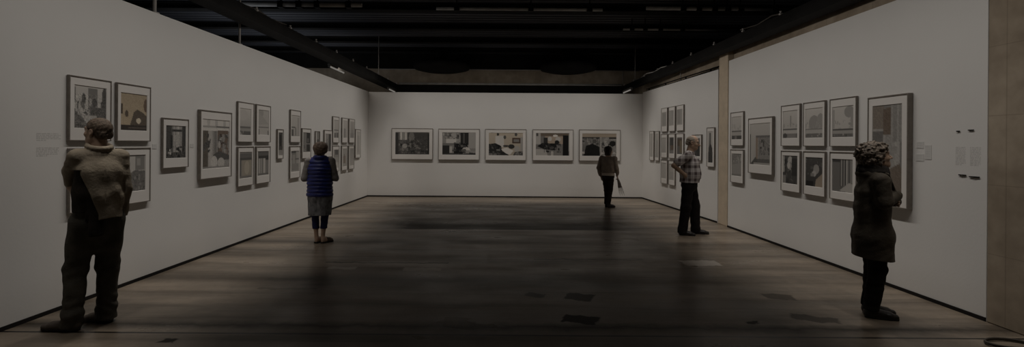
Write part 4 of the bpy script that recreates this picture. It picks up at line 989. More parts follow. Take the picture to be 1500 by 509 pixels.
G = {'L': 'framed photographs on the left wall', 'R': 'framed photographs on the near right wall', 'F': 'framed photographs on the far right partition', 'B': 'framed photographs on the back wall'}
SK = ('g', 98, 92)
def skyline(seed, dark=70):   # pale sky, faint skyline, a rail and a dark foot
    return [('g', 100, 90), ('b', 0, .35, 1, .62, 9, 78, 90), ('r', 0, .62, 1, .74, 82), ('r', 0, .735, 1, .765, dark - 20), ('r', 0, .765, 1, .86, 84), ('r', 0, .86, 1, 1, dark - 5), ('b', 0, .86, 1, 1, 8, 45, 80)]
PICS = [
 # wall, along0, along1, z0, z1, depth, img along0, along1, z0, z1, ops, label
 ('L', 4.504, 4.983, 1.576, 2.202, .035, 4.567, 4.925, 1.702, 2.115, [('g', 96, 90), ('r', 0, .05, .06, 1, 52), ('r', .42, .05, .72, .6, 62), ('b', 0, .3, 1, .75, 34, 40, 95), ('e', .3, .3, .06, .12, 48), ('e', .62, .38, .08, .1, 46), ('e', .93, .3, .08, .3, 44), ('r', .5, .5, 1, .8, 50), ('t', [(0, .6), (.3, .75), (.4, 1), (0, 1)], 55), ('r', .35, .68, .7, .78, 88), ('b', 0, .8, 1, 1, 20, 38, 66), ('n', 0, .2, 1, 1, 14)],
  'framed street view with trees, above the head of the person in the khaki jacket'),
 ('L', 5.053, 5.529, 1.577, 2.197, .035, 5.112, 5.477, 1.698, 2.101, [('g', 84, 92, (1, .93, .82)), ('r', 0, .3, .1, .56, (44, 36, 30)), ('e', .24, .55, .06, .09, (52, 44, 36)), ('e', .95, .3, .08, .18, (60, 46, 38)), ('t', [(.3, 1), (.5, .5), (.62, .42), (.85, .5), (1, .6), (1, 1)], (52, 45, 38)), ('e', .68, .72, .09, .07, (112, 104, 90)), ('t', [(.6, .73), (.76, .73), (.69, .82)], (112, 104, 90)), ('r', 0, .84, 1, 1, (34, 30, 27)), ('r', .3, .9, 1, .93, (52, 46, 42)), ('n', 0, 0, 1, 1, 5)],
  'framed sepia landscape with a pale heart-shaped spot on the left wall'),
 ('L', 4.51, 4.989, .895, 1.501, .035, 4.572, 4.931, 1.028, 1.415, [('g', 88, 60), ('b', 0, .2, 1, 1, 30, 35, 80)],
  'framed photograph mostly hidden behind the khaki jacket'),
 ('L', 5.059, 5.531, .878, 1.499, .035, 5.127, 5.46, 1.014, 1.414, [('g', 95, 92), ('r', 0, 0, 1, .06, 70), ('r', .58, 0, .96, .42, 66), ('r', .64, .1, .78, .3, 80), ('r', 0, .35, .08, 1, 40), ('t', [(.3, .52), (.55, .42), (1, .45), (1, 1), (.2, 1)], 56), ('b', .05, .5, 1, 1, 22, 40, 75), ('n', 0, .4, 1, 1, 9)],
  'framed photograph with a grey column, right of the khaki jacket'),
 ('L', 5.723, 6.186, 1.232, 1.857, .035, 5.787, 6.138, 1.354, 1.754, [('g', 60, 40), ('r', 0, 0, .3, .7, 38), ('v', .3, 0, .8, .8, 7, 60, 96), ('r', .32, .12, .8, .2, 32), ('r', .82, 0, 1, 1, 34), ('r', .25, .3, .34, 1, 24), ('t', [(.4, .3), (.7, .28), (.66, .6), (.5, .62)], 86), ('r', .14, .72, .28, .88, 96), ('b', 0, .62, 1, 1, 26, 14, 60), ('n', 0, 0, 1, 1, 8)],
  'single framed dark interior with a pale middle, left of the largest left-wall frame'),
 ('L', 6.395, 7.119, 1.066, 2.012, .05, 6.456, 7.07, 1.208, 1.888, [('g', 104, 96), ('e', .22, .05, .05, .14, 92), ('e', .5, .05, .05, .14, 90), ('e', .8, .05, .05, .14, 90), ('r', 0, .13, 1, .17, 80), ('r', .5, .14, 1, .165, 52), ('r', 0, .24, 1, 1, 76), ('r', .02, .24, .22, .95, (50, 46, 40)), ('v', .2, .24, .5, 1, 6, 60, 92), ('r', .55, .22, .95, .75, (60, 48, 40)), ('r', .62, .3, .8, .5, (38, 26, 22)), ('b', .03, .3, .3, .7, 10, 30, 56), ('b', .55, .3, .98, .7, 16, 40, 92), ('t', [(.38, .72), (.6, .64), (1, .74), (1, .82), (.45, .84)], 44), ('e', .42, .86, .12, .12, 98), ('e', .68, .88, .13, .10, 94), ('r', 0, .95, 1, 1, 72), ('n', 0, .2, 1, 1, 7)],
  'largest framed photograph on the left wall, a curtained room with a pale bed'),
 ('L', 7.301, 7.76, 1.594, 2.199, .035, 7.369, 7.679, 1.706, 2.12, [('g', 100, 80), ('e', .3, .25, .4, .2, 94), ('r', 0, .67, 1, .74, 58), ('r', 0, .74, 1, .84, 78), ('t', [(.0, .82), (.3, .84), (.4, 1), (0.3, 1)], 56), ('r', .35, .84, 1, 1, 48)],
  'pale framed sky over a dark roof, upper left of the left-wall block of four'),
 ('L', 7.833, 8.304, 1.588, 2.211, .035, 7.913, 8.249, 1.712, 2.127, [('g', 92, 88), ('e', .2, .12, .3, .2, 80), ('t', [(0, .1), (.5, .3), (1, .55), (0, .6)], 84), ('r', .05, .66, 1, .71, 60), ('r', .1, .7, .95, 1, 92), ('r', .05, .75, .12, 1, 62), ('r', .9, .8, 1, 1, 56)],
  'pale framed low white shed, upper right of the left-wall block of four'),
 ('L', 7.31, 7.759, .889, 1.52, .035, 7.368, 7.72, 1.012, 1.421, [('g', 62, 70), ('r', 0, 0, 1, .06, 90), ('r', 0, .06, 1, .22, 54), ('r', 0, .22, 1, .32, 42), ('r', .2, .32, .95, .9, (80, 76, 68)), ('e', .6, .6, .2, .25, (90, 86, 77)), ('r', 0, .3, .15, 1, 48), ('r', 0, .9, 1, 1, 62)],
  'framed dim hall with dark ceiling, lower left of the left-wall block of four'),
 ('L', 7.843, 8.302, .888, 1.514, .035, 7.897, 8.255, 1.02, 1.424, [('g', 60, 62), ('r', 0, 0, 1, .2, 50), ('r', .1, .2, 1, .36, 30), ('v', .05, .3, .7, 1, 7, 60, 98), ('r', .7, .36, 1, 1, 66), ('r', 0, .9, 1, 1, 58)],
  'framed pale vertical columns, lower right of the left-wall block of four'),
 ('L', 8.553, 8.778, 1.28, 1.817, .035, 8.608, 8.759, 1.34, 1.755, [('g', 40, 40), ('r', 0, .75, 1, 1, 74), ('b', 0, .1, 1, .8, 14, 18, 56), ('r', .3, .1, .7, .6, 22)],
  'narrow dark framed photograph alone, right of the left-wall block of four'),
 ('L', 9.055, 9.499, 1.585, 2.209, .035, 9.109, 9.449, 1.707, 2.107, [('g', 96, 88), ('r', .75, .1, 1, 1, 84), ('r', .05, .55, .5, .6, 44), ('r', .05, .66, .3, 1, 46), ('r', .5, .58, .6, 1, 56), ('r', .3, .95, 1, 1, 72)],
  'pale framed photograph, upper of the stacked pair left of the person in the navy vest'),
 ('L', 9.046, 9.485, .902, 1.519, .035, 9.106, 9.445, 1.021, 1.425, [('g', 66, 72), ('r', .05, 0, .6, .1, 40), ('r', .65, 0, 1, .6, 84), ('r', 0, .35, 1, .42, 56), ('r', .2, .2, .5, .7, 78), ('r', 0, .6, .6, .9, 70), ('r', 0, .93, 1, 1, 84)],
  'grey framed photograph, lower of the stacked pair left of the person in the navy vest'),
 ('L', 9.567, 9.995, 1.247, 1.861, .035, 9.626, 9.972, 1.376, 1.775, [('g', 74, 66), ('r', 0, 0, .4, 1, 66), ('r', .5, 0, .95, .95, 28), ('r', .6, .3, .8, .5, 56), ('r', .45, .55, 1, .6, 70), ('b', .05, .4, .4, .9, 5, 50, 60)],
  'framed photograph with a black right half, left of the navy-vested person\'s head'),
 ('L', 10.236, 10.475, 1.318, 1.825, .03, 10.306, 10.465, 1.588, 1.795, [('g', 70, 74), ('r', .3, .7, .8, 1, 44)],
  'smallest framed photograph, just above the head of the person in the navy vest'),
 ('L', 10.714, 11.188, 1.254, 1.867, .035, 10.792, 11.134, 1.379, 1.778, [('g', 78, 70), ('r', .6, 0, .95, 1, 40), ('b', 0, .3, .6, 1, 8, 46, 80), ('r', .1, .5, .4, .9, 50)],
  'framed photograph with a dark right strip, right of the navy-vested person\'s head'),
 ('L', 11.224, 11.643, 1.596, 2.202, .035, 11.309, 11.615, 1.715, 2.14, [('g', 92, 90), ('r', 0, .55, 1, .6, 56), ('r', .15, .72, .45, 1, 50), ('r', .55, .7, .95, 1, 54)],
  'pale framed photograph with a dark rail, top left of the far left-wall six'),
 ('L', 11.842, 12.268, 1.598, 2.209, .035, 11.939, 12.225, 1.724, 2.155, [('g', 94, 90), ('r', .2, .45, .6, 1, 72), ('r', .55, .5, .7, 1, 82)],
  'pale framed photograph with a grey block, top middle of the far left-wall six'),
 ('L', 12.362, 12.809, 1.594, 2.207, .035, 12.45, 12.76, 1.722, 2.154, [('g', 88, 76), ('r', 0, .7, 1, 1, 74)],
  'almost blank framed photograph, top right of the far left-wall six'),
 ('L', 11.216, 11.657, .914, 1.531, .035, 11.292, 11.63, .994, 1.436, [('g', 78, 84), ('r', .3, .02, .95, .3, 50), ('r', 0, .28, 1, .4, 74), ('r', 0, .68, 1, 1, 92)],
  'framed photograph with a dark upper patch, bottom left of the far left-wall six'),
 ('L', 11.833, 12.241, .908, 1.528, .035, 11.915, 12.215, .999, 1.448, [('g', 84, 84), ('r', .2, .4, .7, .8, (78, 64, 54)), ('r', .35, .3, .5, .8, 60)],
  'framed photograph with a brown middle, bottom middle of the far left-wall six'),
 ('L', 12.35, 12.768, .902, 1.525, .035, 12.439, 12.749, .993, 1.443, [('g', 80, 88)],
  'plain grey framed photograph, bottom right of the far left-wall six'),
 ('L', 12.873, 13.316, 1.169, 1.948, .035, 12.985, 13.281, 1.251, 1.889, [('g', 92, 90), ('r', .3, .2, .7, .9, 84)],
  'pale framed photograph nearest the back corner of the left wall'),
 ('R', 8.613, 9.093, 1.582, 2.206, .035, 8.686, 9.057, 1.701, 2.119, [('g', 96, 88), ('b', 0, .3, 1, .6, 6, 80, 90), ('r', 0, .62, 1, .67, 50), ('r', 0, .67, 1, .82, 86), ('r', .02, .82, 1, 1, 40), ('r', .3, .85, .5, 1, 62)],
  'pale framed skyline, upper of the stacked pair beside the concrete column'),
 ('R', 8.608, 9.088, .883, 1.509, .035, 8.688, 9.046, 1.011, 1.422, [('g', 64, 70), ('b', 0, 0, 1, .45, 16, 48, 88), ('t', [(0, .5), (1, .4), (1, .9), (0, 1)], 74), ('r', 0, .9, 1, 1, 62)],
  'grey framed photograph, lower of the stacked pair beside the concrete column'),
 ('R', 7.665, 8.414, 1.104, 2.057, .05, 7.745, 8.368, 1.258, 1.957, [('g', 92, 82), ('r', 0, .26, .06, 1, 50), ('r', .06, .3, .18, .96, 88), ('r', .3, .3, .98, .34, 52), ('r', .3, .34, .4, .85, (74, 62, 52)), ('r', .42, .34, 1, .85, 66), ('b', .5, .4, 1, .75, 30, 22, 76), ('r', .35, .85, 1, .94, 46), ('t', [(0, 1), (.3, .8), (.45, 1)], 40), ('r', .2, .94, 1, 1, 78), ('n', .4, .3, 1, .9, 8)],
  'larger framed room with a picture inside, between the stacked pair and the block of six'),
 ('R', 6.989, 7.462, 1.573, 2.206, .035, 7.062, 7.419, 1.695, 2.108, [('g', 98, 88), ('r', .5, .2, .58, .6, 74), ('b', 0, .4, 1, .62, 8, 76, 88), ('r', 0, .65, 1, .7, 54), ('r', 0, .7, 1, .82, 92), ('r', 0, .82, 1, 1, 66), ('e', .16, .9, .14, .09, 42), ('r', .9, .82, 1, 1, 48)],
  'pale framed skyline with a thin tower, top left of the right-wall block of six'),
 ('R', 6.45, 6.915, 1.567, 2.201, .035, 6.509, 6.872, 1.688, 2.099, [('g', 100, 92), ('e', .5, .5, .3, .25, 76), ('e', .85, .45, .2, .25, 78), ('b', 0, .45, 1, .68, 8, 74, 86), ('r', 0, .68, 1, .72, 66), ('r', 0, .72, 1, .84, 88), ('r', 0, .84, 1, 1, 58), ('b', 0, .84, 1, 1, 9, 38, 84)],
  'pale framed misty skyline, top middle of the right-wall block of six'),
 ('R', 5.885, 6.361, 1.569, 2.198, .035, 5.943, 6.315, 1.691, 2.085, [('g', 98, 92), ('r', 0, .1, .12, .7, 82), ('e', .78, .2, .22, .18, 76), ('r', .85, .15, 1, .7, 78), ('t', [(.1, .5), (.5, .2), (.7, .42), (.6, .55)], 96), ('b', .1, .45, 1, .72, 8, 72, 86), ('r', 0, .72, 1, .77, 48), ('r', 0, .77, 1, .87, 80), ('r', 0, .87, 1, 1, 54), ('b', 0, .87, 1, 1, 8, 40, 84)],
  'pale framed rooftop view, top right of the right-wall block of six'),
 ('R', 6.981, 7.456, .872, 1.507, .035, 7.053, 7.416, .992, 1.416, [('g', 40, 34), ('r', .0, .0, .12, .6, 86), ('e', .5, .18, .16, .14, 88), ('r', .35, .25, .6, .5, 74), ('b', .1, .1, 1, 1, 26, 18, 56), ('e', .4, .35, .1, .12, 92), ('r', .0, .7, .2, 1, 66), ('r', .6, .1, 1, .7, 26)],
  'dark framed interior with a pale figure, bottom left of the right-wall block of six'),
 ('R', 6.443, 6.907, .88, 1.499, .035, 6.502, 6.864, 1.006, 1.412, [('g', 38, 30), ('b', 0, 0, 1, .6, 16, 20, 60), ('e', .62, .4, .16, .16, 76), ('e', .5, .55, .12, .1, 86), ('r', .3, .55, .5, .65, 66), ('t', [(.6, .75), (1, .5), (1, 1), (.55, 1)], (80, 71, 60)), ('r', 0, .8, .45, 1, 16)],
  'dark framed photograph with a tan corner, bottom middle of the right-wall block of six'),
 ('R', 5.875, 6.355, .89, 1.501, .035, 5.948, 6.314, .995, 1.415, [('g', 50, 50), ('r', 0, 0, .4, .1, 34), ('r', 0, .1, .38, 1, 56), ('v', .38, 0, .85, .8, 8, 34, 92), ('t', [(.35, .95), (.8, .7), (1, .72), (1, 1)], 88), ('r', .86, .0, 1, .7, 70)],
  'framed shelves, bottom right of the right-wall six, touching the coat wearer\'s back'),
 ('R', 5.106, 5.671, .906, 2.158, .06, 5.194, 5.603, .996, 2.051, [('g', 66, 56), ('r', 0, 0, .4, .26, (66, 60, 54)), ('r', 0, .26, .36, .29, 80), ('r', 0, .29, .36, .45, 54), ('r', 0, .42, .36, .75, 40), ('b', 0, .45, .36, .72, 16, 26, 60), ('t', [(.36, .05), (.8, .02), (.62, .3), (.5, .5), (.36, .4)], (58, 48, 40)), ('v', .36, .32, .9, .72, 7, 68, 86), ('v', .62, .0, 1, .4, 6, 64, 84), ('r', .5, .45, .8, .52, 74), ('t', [(.2, .75), (.9, .62), (1, .7), (1, 1), (0, 1), (0, .8)], (60, 52, 45)), ('n', 0, 0, 1, 1, 5)],
  'tallest framed photograph, a curtained room, in front of the person with folded arms'),
 ('F', 13.129, 13.448, 1.154, 1.967, .035, 13.206, 13.418, 1.249, 1.896, [('g', 88, 86)], 'pale tall framed photograph nearest the back corner of the right side'),
 ('F', 12.748, 13.049, 1.157, 1.954, .035, 12.813, 13.021, 1.242, 1.888, [('g', 92, 80), ('r', .2, .3, .8, .8, 82)], 'pale tall framed photograph second from the back corner of the right side'),
 ('F', 12.216, 12.606, 1.93, 2.539, .035, 12.29, 12.573, 2.073, 2.437, [('g', 80, 80), ('r', .1, .1, .9, .9, 76)], 'plain grey framed photograph, top left of the grid behind the checked shirt'),
 ('F', 11.744, 12.13, 1.921, 2.542, .035, 11.826, 12.109, 2.064, 2.44, [('g', 84, 82), ('r', .5, .0, .8, .6, 78)], 'plain grey framed photograph, top middle of the grid behind the checked shirt'),
 ('F', 11.255, 11.665, 1.92, 2.546, .035, 11.331, 11.638, 2.062, 2.44, [('g', 80, 82), ('r', .1, .05, .6, .9, 74)], 'plain grey framed photograph, top right of the grid behind the checked shirt'),
 ('F', 12.208, 12.622, 1.252, 1.866, .035, 12.287, 12.592, 1.38, 1.771, [('g', 88, 82)], 'pale framed photograph, middle row left of the grid behind the checked shirt'),
 ('F', 11.736, 12.122, 1.256, 1.864, .035, 11.814, 12.084, 1.372, 1.777, [('g', 60, 56), ('r', .15, .05, .85, .5, 34), ('r', .3, .5, .9, .75, (56, 44, 34)), ('r', 0, .8, 1, 1, 66)], 'dark framed photograph, centre of the grid, left of the checked-shirted shoulder'),
 ('F', 11.252, 11.665, 1.255, 1.862, .035, 11.335, 11.626, 1.365, 1.767, [('g', 52, 50), ('r', .1, .1, .9, .5, (48, 38, 28)), ('r', .5, .2, .9, .9, (62, 54, 40))], 'brown framed photograph, middle row right of the grid, beside the spectacled person\'s head'),
 ('F', 12.196, 12.609, .577, 1.196, .035, 12.275, 12.58, .706, 1.114, [('g', 90, 86)], 'pale framed photograph, bottom left of the grid behind the checked shirt'),
 ('F', 11.725, 12.11, .586, 1.205, .035, 11.802, 12.093, .707, 1.116, [('g', 88, 84), ('r', .2, .5, .9, .9, 80)], 'pale framed photograph, bottom row of the grid, below the checked shirt\'s bent elbow'),
 ('F', 10.361, 10.818, 1.245, 1.817, .035, 10.44, 10.76, 1.339, 1.733, [('g', 60, 44), ('r', .3, .4, 1, 1, 28)], 'framed photograph half hidden behind the spectacled person\'s face'),
 ('F', 9.799, 10.126, 1.132, 1.955, .035, 9.879, 10.082, 1.22, 1.869, [('g', 96, 82), ('r', .3, .05, .55, .5, 42), ('t', [(.3, .4), (.55, .4), (.85, .55), (.9, 1), (.1, 1), (.15, .55)], 30), ('b', .1, .6, .9, 1, 8, 24, 46)], 'tall framed dark tower shape, left of the concrete column'),
 ('B', -3.243, -2.028, 1.099, 2.018, .045, -3.132, -2.136, 1.249, 1.902, [('g', 52, 42), ('r', 0, .04, .1, 1, 34), ('v', .1, 0, .38, .38, 6, 60, 104), ('r', .2, .35, .36, .4, 40), ('r', .36, .05, .98, .95, 40), ('e', .48, .25, .08, .26, 62), ('b', .1, .35, .95, .95, 60, 26, 66), ('e', .28, .62, .07, .1, 78), ('r', .95, .08, 1, .95, 22), ('n', .1, .2, 1, 1, 11)],
  'framed cluttered dark interior, first from the left on the back wall'),
 ('B', -1.867, -.652, 1.097, 2.012, .045, -1.747, -.769, 1.25, 1.902, [('g', 76, 66), ('r', 0, 0, .54, .25, 56), ('e', .38, .2, .16, .18, 80), ('b', 0, 0, .5, .3, 14, 34, 84), ('r', .12, .3, .42, .5, 94), ('r', 0, .48, .4, .58, 60), ('r', .54, 0, .78, .55, 28), ('r', .62, .05, .66, .5, 50), ('r', .78, 0, 1, .7, 80), ('r', 0, .58, .22, 1, 28), ('r', .22, .62, .3, .9, 88), ('t', [(.36, .5), (.75, .48), (.76, .65), (.66, .95), (.34, .98)], 20), ('t', [(.58, .78), (.66, .62), (.8, .68), (.84, .8)], 96), ('r', .66, .8, 1, .92, 74), ('r', 0, .92, 1, 1, 36), ('t', [(.8, .88), (1, .92), (1, 1), (.8, 1)], 32), ('b', .3, .45, .7, .95, 16, 16, 62)],
  'framed kitchen scene with a pale right wall, second from the left on the back wall'),
 ('B', -.49, .723, 1.095, 2.013, .045, -.381, .622, 1.24, 1.902, [('g', 90, 84, (1, .96, .9)), ('e', .27, .08, .035, .06, 34), ('r', .2, .15, .32, .55, 98), ('r', .32, .14, .45, .62, 96), ('e', .47, .2, .04, .08, 46), ('e', .79, .08, .04, .07, 44), ('r', .68, .22, .92, .46, (48, 36, 30)), ('r', .72, .28, .88, .4, 66), ('t', [(0, .5), (.2, .46), (.36, .58), (.4, .8), (.55, .92), (.6, 1), (0, 1)], 28), ('e', .5, .58, .08, .05, 38), ('e', .66, .6, .09, .1, 32), ('t', [(.36, .72), (.52, .64), (.72, .78), (.62, .96), (.5, .9)], 102), ('e', .82, .7, .08, .14, 82), ('t', [(.7, 1), (.76, .84), (1, .8), (1, 1)], 40), ('b', 0, .5, .35, 1, 14, 18, 66), ('b', .72, .8, 1, 1, 8, 24, 84), ('r', .92, .2, 1, .8, 78)],
  'framed pale room with a white tablecloth, middle one of the five on the back wall'),
 ('B', .904, 2.108, 1.097, 2.013, .045, 1.004, 1.988, 1.244, 1.906, [('g', 62, 60), ('r', 0, 0, .15, .5, 84), ('r', .02, 0, .08, .14, 44), ('r', .15, .02, 1, .14, (58, 50, 42)), ('r', .15, .14, .28, .55, 60), ('r', .28, .14, .8, .48, (86, 76, 66)), ('e', .58, .13, .07, .05, 104), ('e', .42, .26, .06, .1, 92), ('e', .66, .28, .08, .1, 90), ('r', .24, .2, .36, .6, 30), ('t', [(.05, .58), (.2, .44), (.6, .46), (.64, .7), (.5, .8), (.2, .68)], 20), ('e', .63, .42, .07, .1, 24), ('r', .8, .1, .97, 1, 18), ('r', .97, .05, 1, .8, 84), ('t', [(0, .7), (.3, .72), (.4, 1), (0, 1)], 84), ('t', [(.3, .72), (.8, .8), (.78, 1), (.36, 1)], 64), ('b', .2, .45, .75, .85, 20, 14, 58), ('r', .46, .8, .52, 1, 88)],
  'framed dark gathering under pale lamps, fourth from the left on the back wall'),
 ('B', 2.279, 3.494, 1.095, 2.017, .045, 2.369, 3.373, 1.244, 1.902, [('g', 62, 52), ('r', 0, 0, 1, .16, (84, 76, 66)), ('r', 0, .16, .5, .22, 30), ('b', 0, .2, .5, .6, 26, 30, 80), ('t', [(.05, 1), (.12, .55), (.3, .45), (.5, .6), (.52, 1)], 16), ('r', .52, .16, .56, 1, 80), ('r', .56, .18, 1, 1, 66), ('b', .56, .2, 1, .9, 46, 30, 90), ('r', .78, .16, 1, .24, 30), ('e', .88, .45, .09, .12, 18), ('r', 0, .8, .08, .9, 88), ('n', 0, .2, 1, 1, 9)],
  'framed crowded shelves, rightmost on the back wall, behind the person in the taupe sweater'),
]
for i, (wl, a0, a1, z0, z1, d, b0, b1, iz0, iz1, ops, label) in enumerate(PICS):
    zs = snap(z0, z1); iz0 += zs[0] - z0; iz1 += zs[0] - z0; z0, z1 = zs
    m = (a0 + a1) / 2; w = a1 - a0
    if wl == 'L': loc, rz, ix = (lx(m), m, z0), PI / 2 - math.atan(LK), (b0 - m, b1 - m)
    elif wl == 'R': loc, rz, ix = (rx(m), m, z0), -PI / 2 + math.atan(-0.00407) * -1, (m - b1, m - b0)
    elif wl == 'F': loc, rz, ix = (fx(m), m, z0), -PI / 2 + math.atan(0.0559), (m - b1, m - b0)
    else: loc, rz, ix = (m, YB, z0), 0.0, (b0 - m, b1 - m)
    big = w > 0.7 or z1 - z0 > 1.0
    framed(loc, rz, w, z1 - z0, d, (ix[0], ix[1], iz0 - z0, iz1 - z0), ops, label, G[wl], i + 3, 0.013 if big else 0.0095, 100 if wl == 'B' else 80 if big else 56, 1.22 if wl == 'B' else 1.1)

# ------------------------------------------------------------------ faint lettering and caption cards on the walls
def lettering(loc, rz, w, h, n, label, seed=0, mat='ink', heading=False):
    """a block of small wall text, too faint to read: each line a row of tiny flush strokes in word-long runs"""
    rs = random.Random(seed); r = empty('wall_text', loc, rz); tag(r, label, 'wall text', 'faint text blocks on the walls')
    b = MB(); lh = h / n
    for i in range(n):
        z = h - (i + 1) * lh; x = -w / 2; end = w / 2 * (rs.uniform(.8, 1.0) if i < n - 1 else rs.uniform(-.2, .7))
        while x < end - .004:
            for _ in range(rs.randint(2, 8)):
                if x > end: break
                t = lh * rs.choice((.55, .55, .75)); b.box(x, x + .0034, -.0006, .0003, z + lh * .15, z + lh * .15 + t); x += .0052
            x += .006
    b.build('lines', M[mat], r); return r
RL = PI / 2 - math.atan(LK); RR = -PI / 2 + 0.00407
lettering((lx(4.34), 4.34, 1.575), RL, .23, .075, 5, 'faint upper text block on the left wall before the first frames', 1)
lettering((lx(4.335), 4.335, 1.435), RL, .22, .085, 6, 'faint lower text block on the left wall before the first frames', 2)
lettering((rx(4.58), 4.58, 1.405), RR, .10, .18, 12, 'faint left text column near the end of the right wall', 3)
lettering((rx(4.435), 4.435, 1.405), RR, .105, .18, 12, 'faint right text column near the end of the right wall', 4)
def card(loc, rz, w, h, label, mat='label'):
    r = empty('caption_card', loc, rz); tag(r, label, 'caption', 'small caption cards')
    b = MB(); b.box(-w / 2, w / 2, -.003, 0, 0, h); b.build('card', M[mat], r)
    b = MB(); k = max(2, int(h / .022))
    for i in range(k): b.box(-w * .4, w * (.4 if i < k - 1 else .1), -.0036, -.0028, h - (i + .7) * h / k - .002, h - (i + .7) * h / k + .003)
    b.build('lines', M['ink'], r); return r
for y, z, hh, ww, lab in ((5.02, 1.565, .07, .085, 'small grey caption card right of the tallest frame, upper left of three'), (5.02, 1.43, .075, .095, 'small grey caption card right of the tallest frame, lower left of three'), (4.925, 1.45, .15, .075, 'tall grey caption card right of the tallest frame, right of three')):
    card((rx(y), y, z), RR, ww, hh, lab)
card((lx(5.63), 5.63, 1.49), RL, .07, .06, 'small grey caption card on the left wall beside the sepia landscape frames')
card((lx(6.29), 6.29, 1.50), RL, .07, .05, 'small grey caption card on the left wall just before the largest frame')
# small black clips that hold a loose sheet at its head and foot
for y, z, ww, lab in ((4.60, 1.735, .035, 'small dark clip above the left text column on the right wall'), (4.475, 1.742, .055, 'small dark clip above the right text column on the right wall'),
                      (4.555, 1.315, .075, 'small black clip below the left text column on the right wall'), (4.44, 1.305, .10, 'larger black clip below the right text column on the right wall')):
    r = empty('wall_clip', (rx(y), y, z), RR); tag(r, lab, 'clip', 'dark clips around the text columns')
    b = MB(); b.prism([(-ww / 2, -.010), (ww / 2, -.010), (ww / 2 - .006, 0), (-ww / 2 + .006, 0)], -.006, .004)
    b.build('jaw', M['black'], r); b = MB(); b.tube([(-ww * .2, -.010, .002), (0, -.016, -.002), (ww * .2, -.010, .002)], .0025, 6); b.build('spring', M['black'], r, True)

# ------------------------------------------------------------------ the five visitors
if not NO_PEOPLE:
    man_in_jacket(); woman_in_vest(); woman_in_sweater(); man_in_plaid(); woman_in_coat()
# ------------------------------------------------------------------ lights
def washer(y0, y1, xa, xb, z, wall, power, name):
    """a long wall-washing lamp whose reflector spreads its light evenly up the wall"""
    p0, p1 = Vector((xa, y0, z)), Vector((xb, y1, z))
    L = (p1 - p0).length; xax = (p1 - p0).normalized(); wall = Vector(wall); wall = (wall - xax * wall.dot(xax)).normalized()
    dirv = (wall + Vector((0, 0, -1))).normalized(); zax = -dirv; yax = zax.cross(xax)
    la = bpy.data.lights.new(name, 'AREA'); la.shape = 'RECTANGLE'; la.size = L; la.size_y = 0.06; la.energy = power * L; la.color = (1.0, 0.957, 0.905)
    o = bpy.data.objects.new(name, la); C.objects.link(o)
    from mathutils import Matrix
    o.matrix_world = Matrix(((xax.x, yax.x, zax.x, (p0.x + p1.x) / 2), (xax.y, yax.y, zax.y, (p0.y + p1.y) / 2), (xax.z, yax.z, zax.z, z), (0, 0, 0, 1)))
    la.use_nodes = True; nt = la.node_tree; em = nt.nodes['Emission']
    g = node(nt, 'ShaderNodeNewGeometry')
    def dot(v):
        n = node(nt, 'ShaderNodeVectorMath', operation='DOT_PRODUCT'); nt.links.new(g.outputs['Incoming'], n.inputs[0]); n.inputs[1].default_value = tuple(v); return n.outputs['Value']
    a, d = dot(wall), dot((0, 0, -1))
    hyp = mathn(nt, 'SQRT', mathn(nt, 'ADD', mathn(nt, 'MULTIPLY', a, a), mathn(nt, 'MULTIPLY', d, d)))
    s = mathn(nt, 'DIVIDE', a, mathn(nt, 'MAXIMUM', hyp, 1e-4))
    w = mathn(nt, 'MINIMUM', 1.0, mathn(nt, 'POWER', mathn(nt, 'DIVIDE', 0.33, mathn(nt, 'MAXIMUM', s, 0.05)), 1.75))
    inner = mathn(nt, 'ADD', 1.0, mathn(nt, 'MULTIPLY', s, INNER), True)     # s < 0 : towards the middle of the hall
    ax = mathn(nt, 'ABSOLUTE', dot(xax))                                    # louvres cut the light along the lamp
    lou = mathn(nt, 'DIVIDE', mathn(nt, 'SUBTRACT', 0.80, ax), 0.40, True)
    nt.links.new(mathn(nt, 'MULTIPLY', mathn(nt, 'MULTIPLY', w, inner), lou), em.inputs['Strength'])
    return o
INNER = 3.6
P = 13.2
washer(3.2, 13.3, -3.13, -2.96, 3.25, (-1, 0, 0), P, 'wall_washer_left')
washer(2.9, 13.3, 3.42, 3.27, 3.25, (1, 0, 0), P, 'wall_washer_right')

def washer_back():
    o = washer(13.1, 13.1, -3.2, 3.5, 3.25, (0, 1, 0), P * 1.05, 'wall_washer_back'); return o
washer_back()
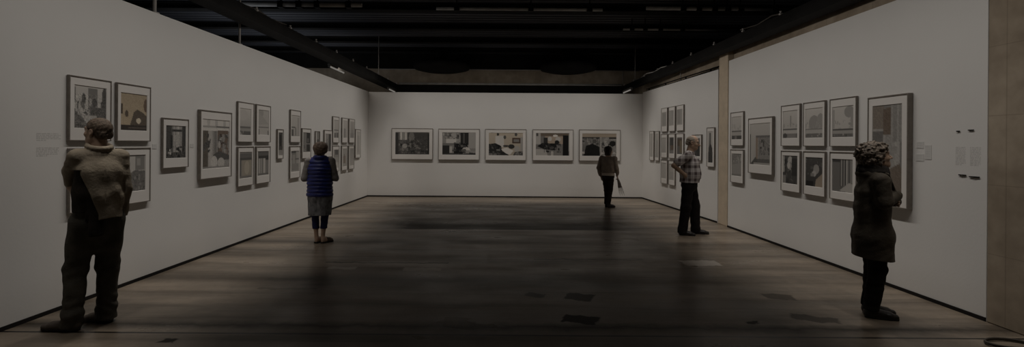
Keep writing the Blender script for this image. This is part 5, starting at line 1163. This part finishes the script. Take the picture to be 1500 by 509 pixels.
# daylight-free hall: a dim tube's spill beyond the left partition
def spill(loc, e, size, name):
    la = bpy.data.lights.new(name, 'AREA'); la.shape = 'RECTANGLE'; la.size = size[0]; la.size_y = size[1]; la.energy = e; la.color = (1, 0.93, 0.84)
    o = bpy.data.objects.new(name, la); o.location = loc; C.objects.link(o); return o
spill((-4.52, 13.05, 3.55), 2.5, (1.0, 0.1), 'tube_spill').rotation_euler = (PI / 2, 0, 0)
la = spill((-6.3, 11.5, 3.0), 30.0, (1.6, 7.5), 'neighbouring_hall_light'); la.rotation_euler = (PI, 0, 0); la.data.color = (0.86, 0.92, 1.0)
la = spill((0.2, 15.3, 2.7), 3.0, (8.0, 0.2), 'added_back_fill'); la.rotation_euler = (PI, 0, 0)  # added unseen strip, brightens the concrete beyond the back partition

w = bpy.data.worlds.new('hall_air'); bpy.context.scene.world = w; w.use_nodes = True
w.node_tree.nodes['Background'].inputs['Color'].default_value = (1.0, 0.93, 0.86, 1); w.node_tree.nodes['Background'].inputs['Strength'].default_value = 0.0

# ------------------------------------------------------------------ camera
cam = bpy.data.cameras.new('camera'); co = bpy.data.objects.new('camera', cam); C.objects.link(co)
cam.sensor_fit = 'HORIZONTAL'; cam.sensor_width = 36.0; cam.lens = 36.0 * 700.0 / 1500.0
cam.shift_x = (750 - 735) / 1500.0; cam.shift_y = -(254.5 - 211) / 1500.0
cam.clip_start = 0.05; cam.clip_end = 100
from mathutils import Matrix
co.matrix_world = Matrix.Translation((0, 0, CAM_Z)) @ Matrix.Rotation(math.radians(90), 4, 'X') @ Matrix.Rotation(ROLL, 4, 'Z')
sc = bpy.context.scene; sc.camera = co
sc.view_settings.view_transform = 'Standard'; sc.view_settings.look = 'None'; sc.view_settings.gamma = 1.0; sc.view_settings.use_curve_mapping = False
sc.view_settings.exposure = 0.0
sc.cycles.max_bounces = 8; sc.cycles.diffuse_bounces = 5; sc.cycles.glossy_bounces = 3; sc.cycles.sample_clamp_indirect = 4.0
sc.cycles.use_denoising = True
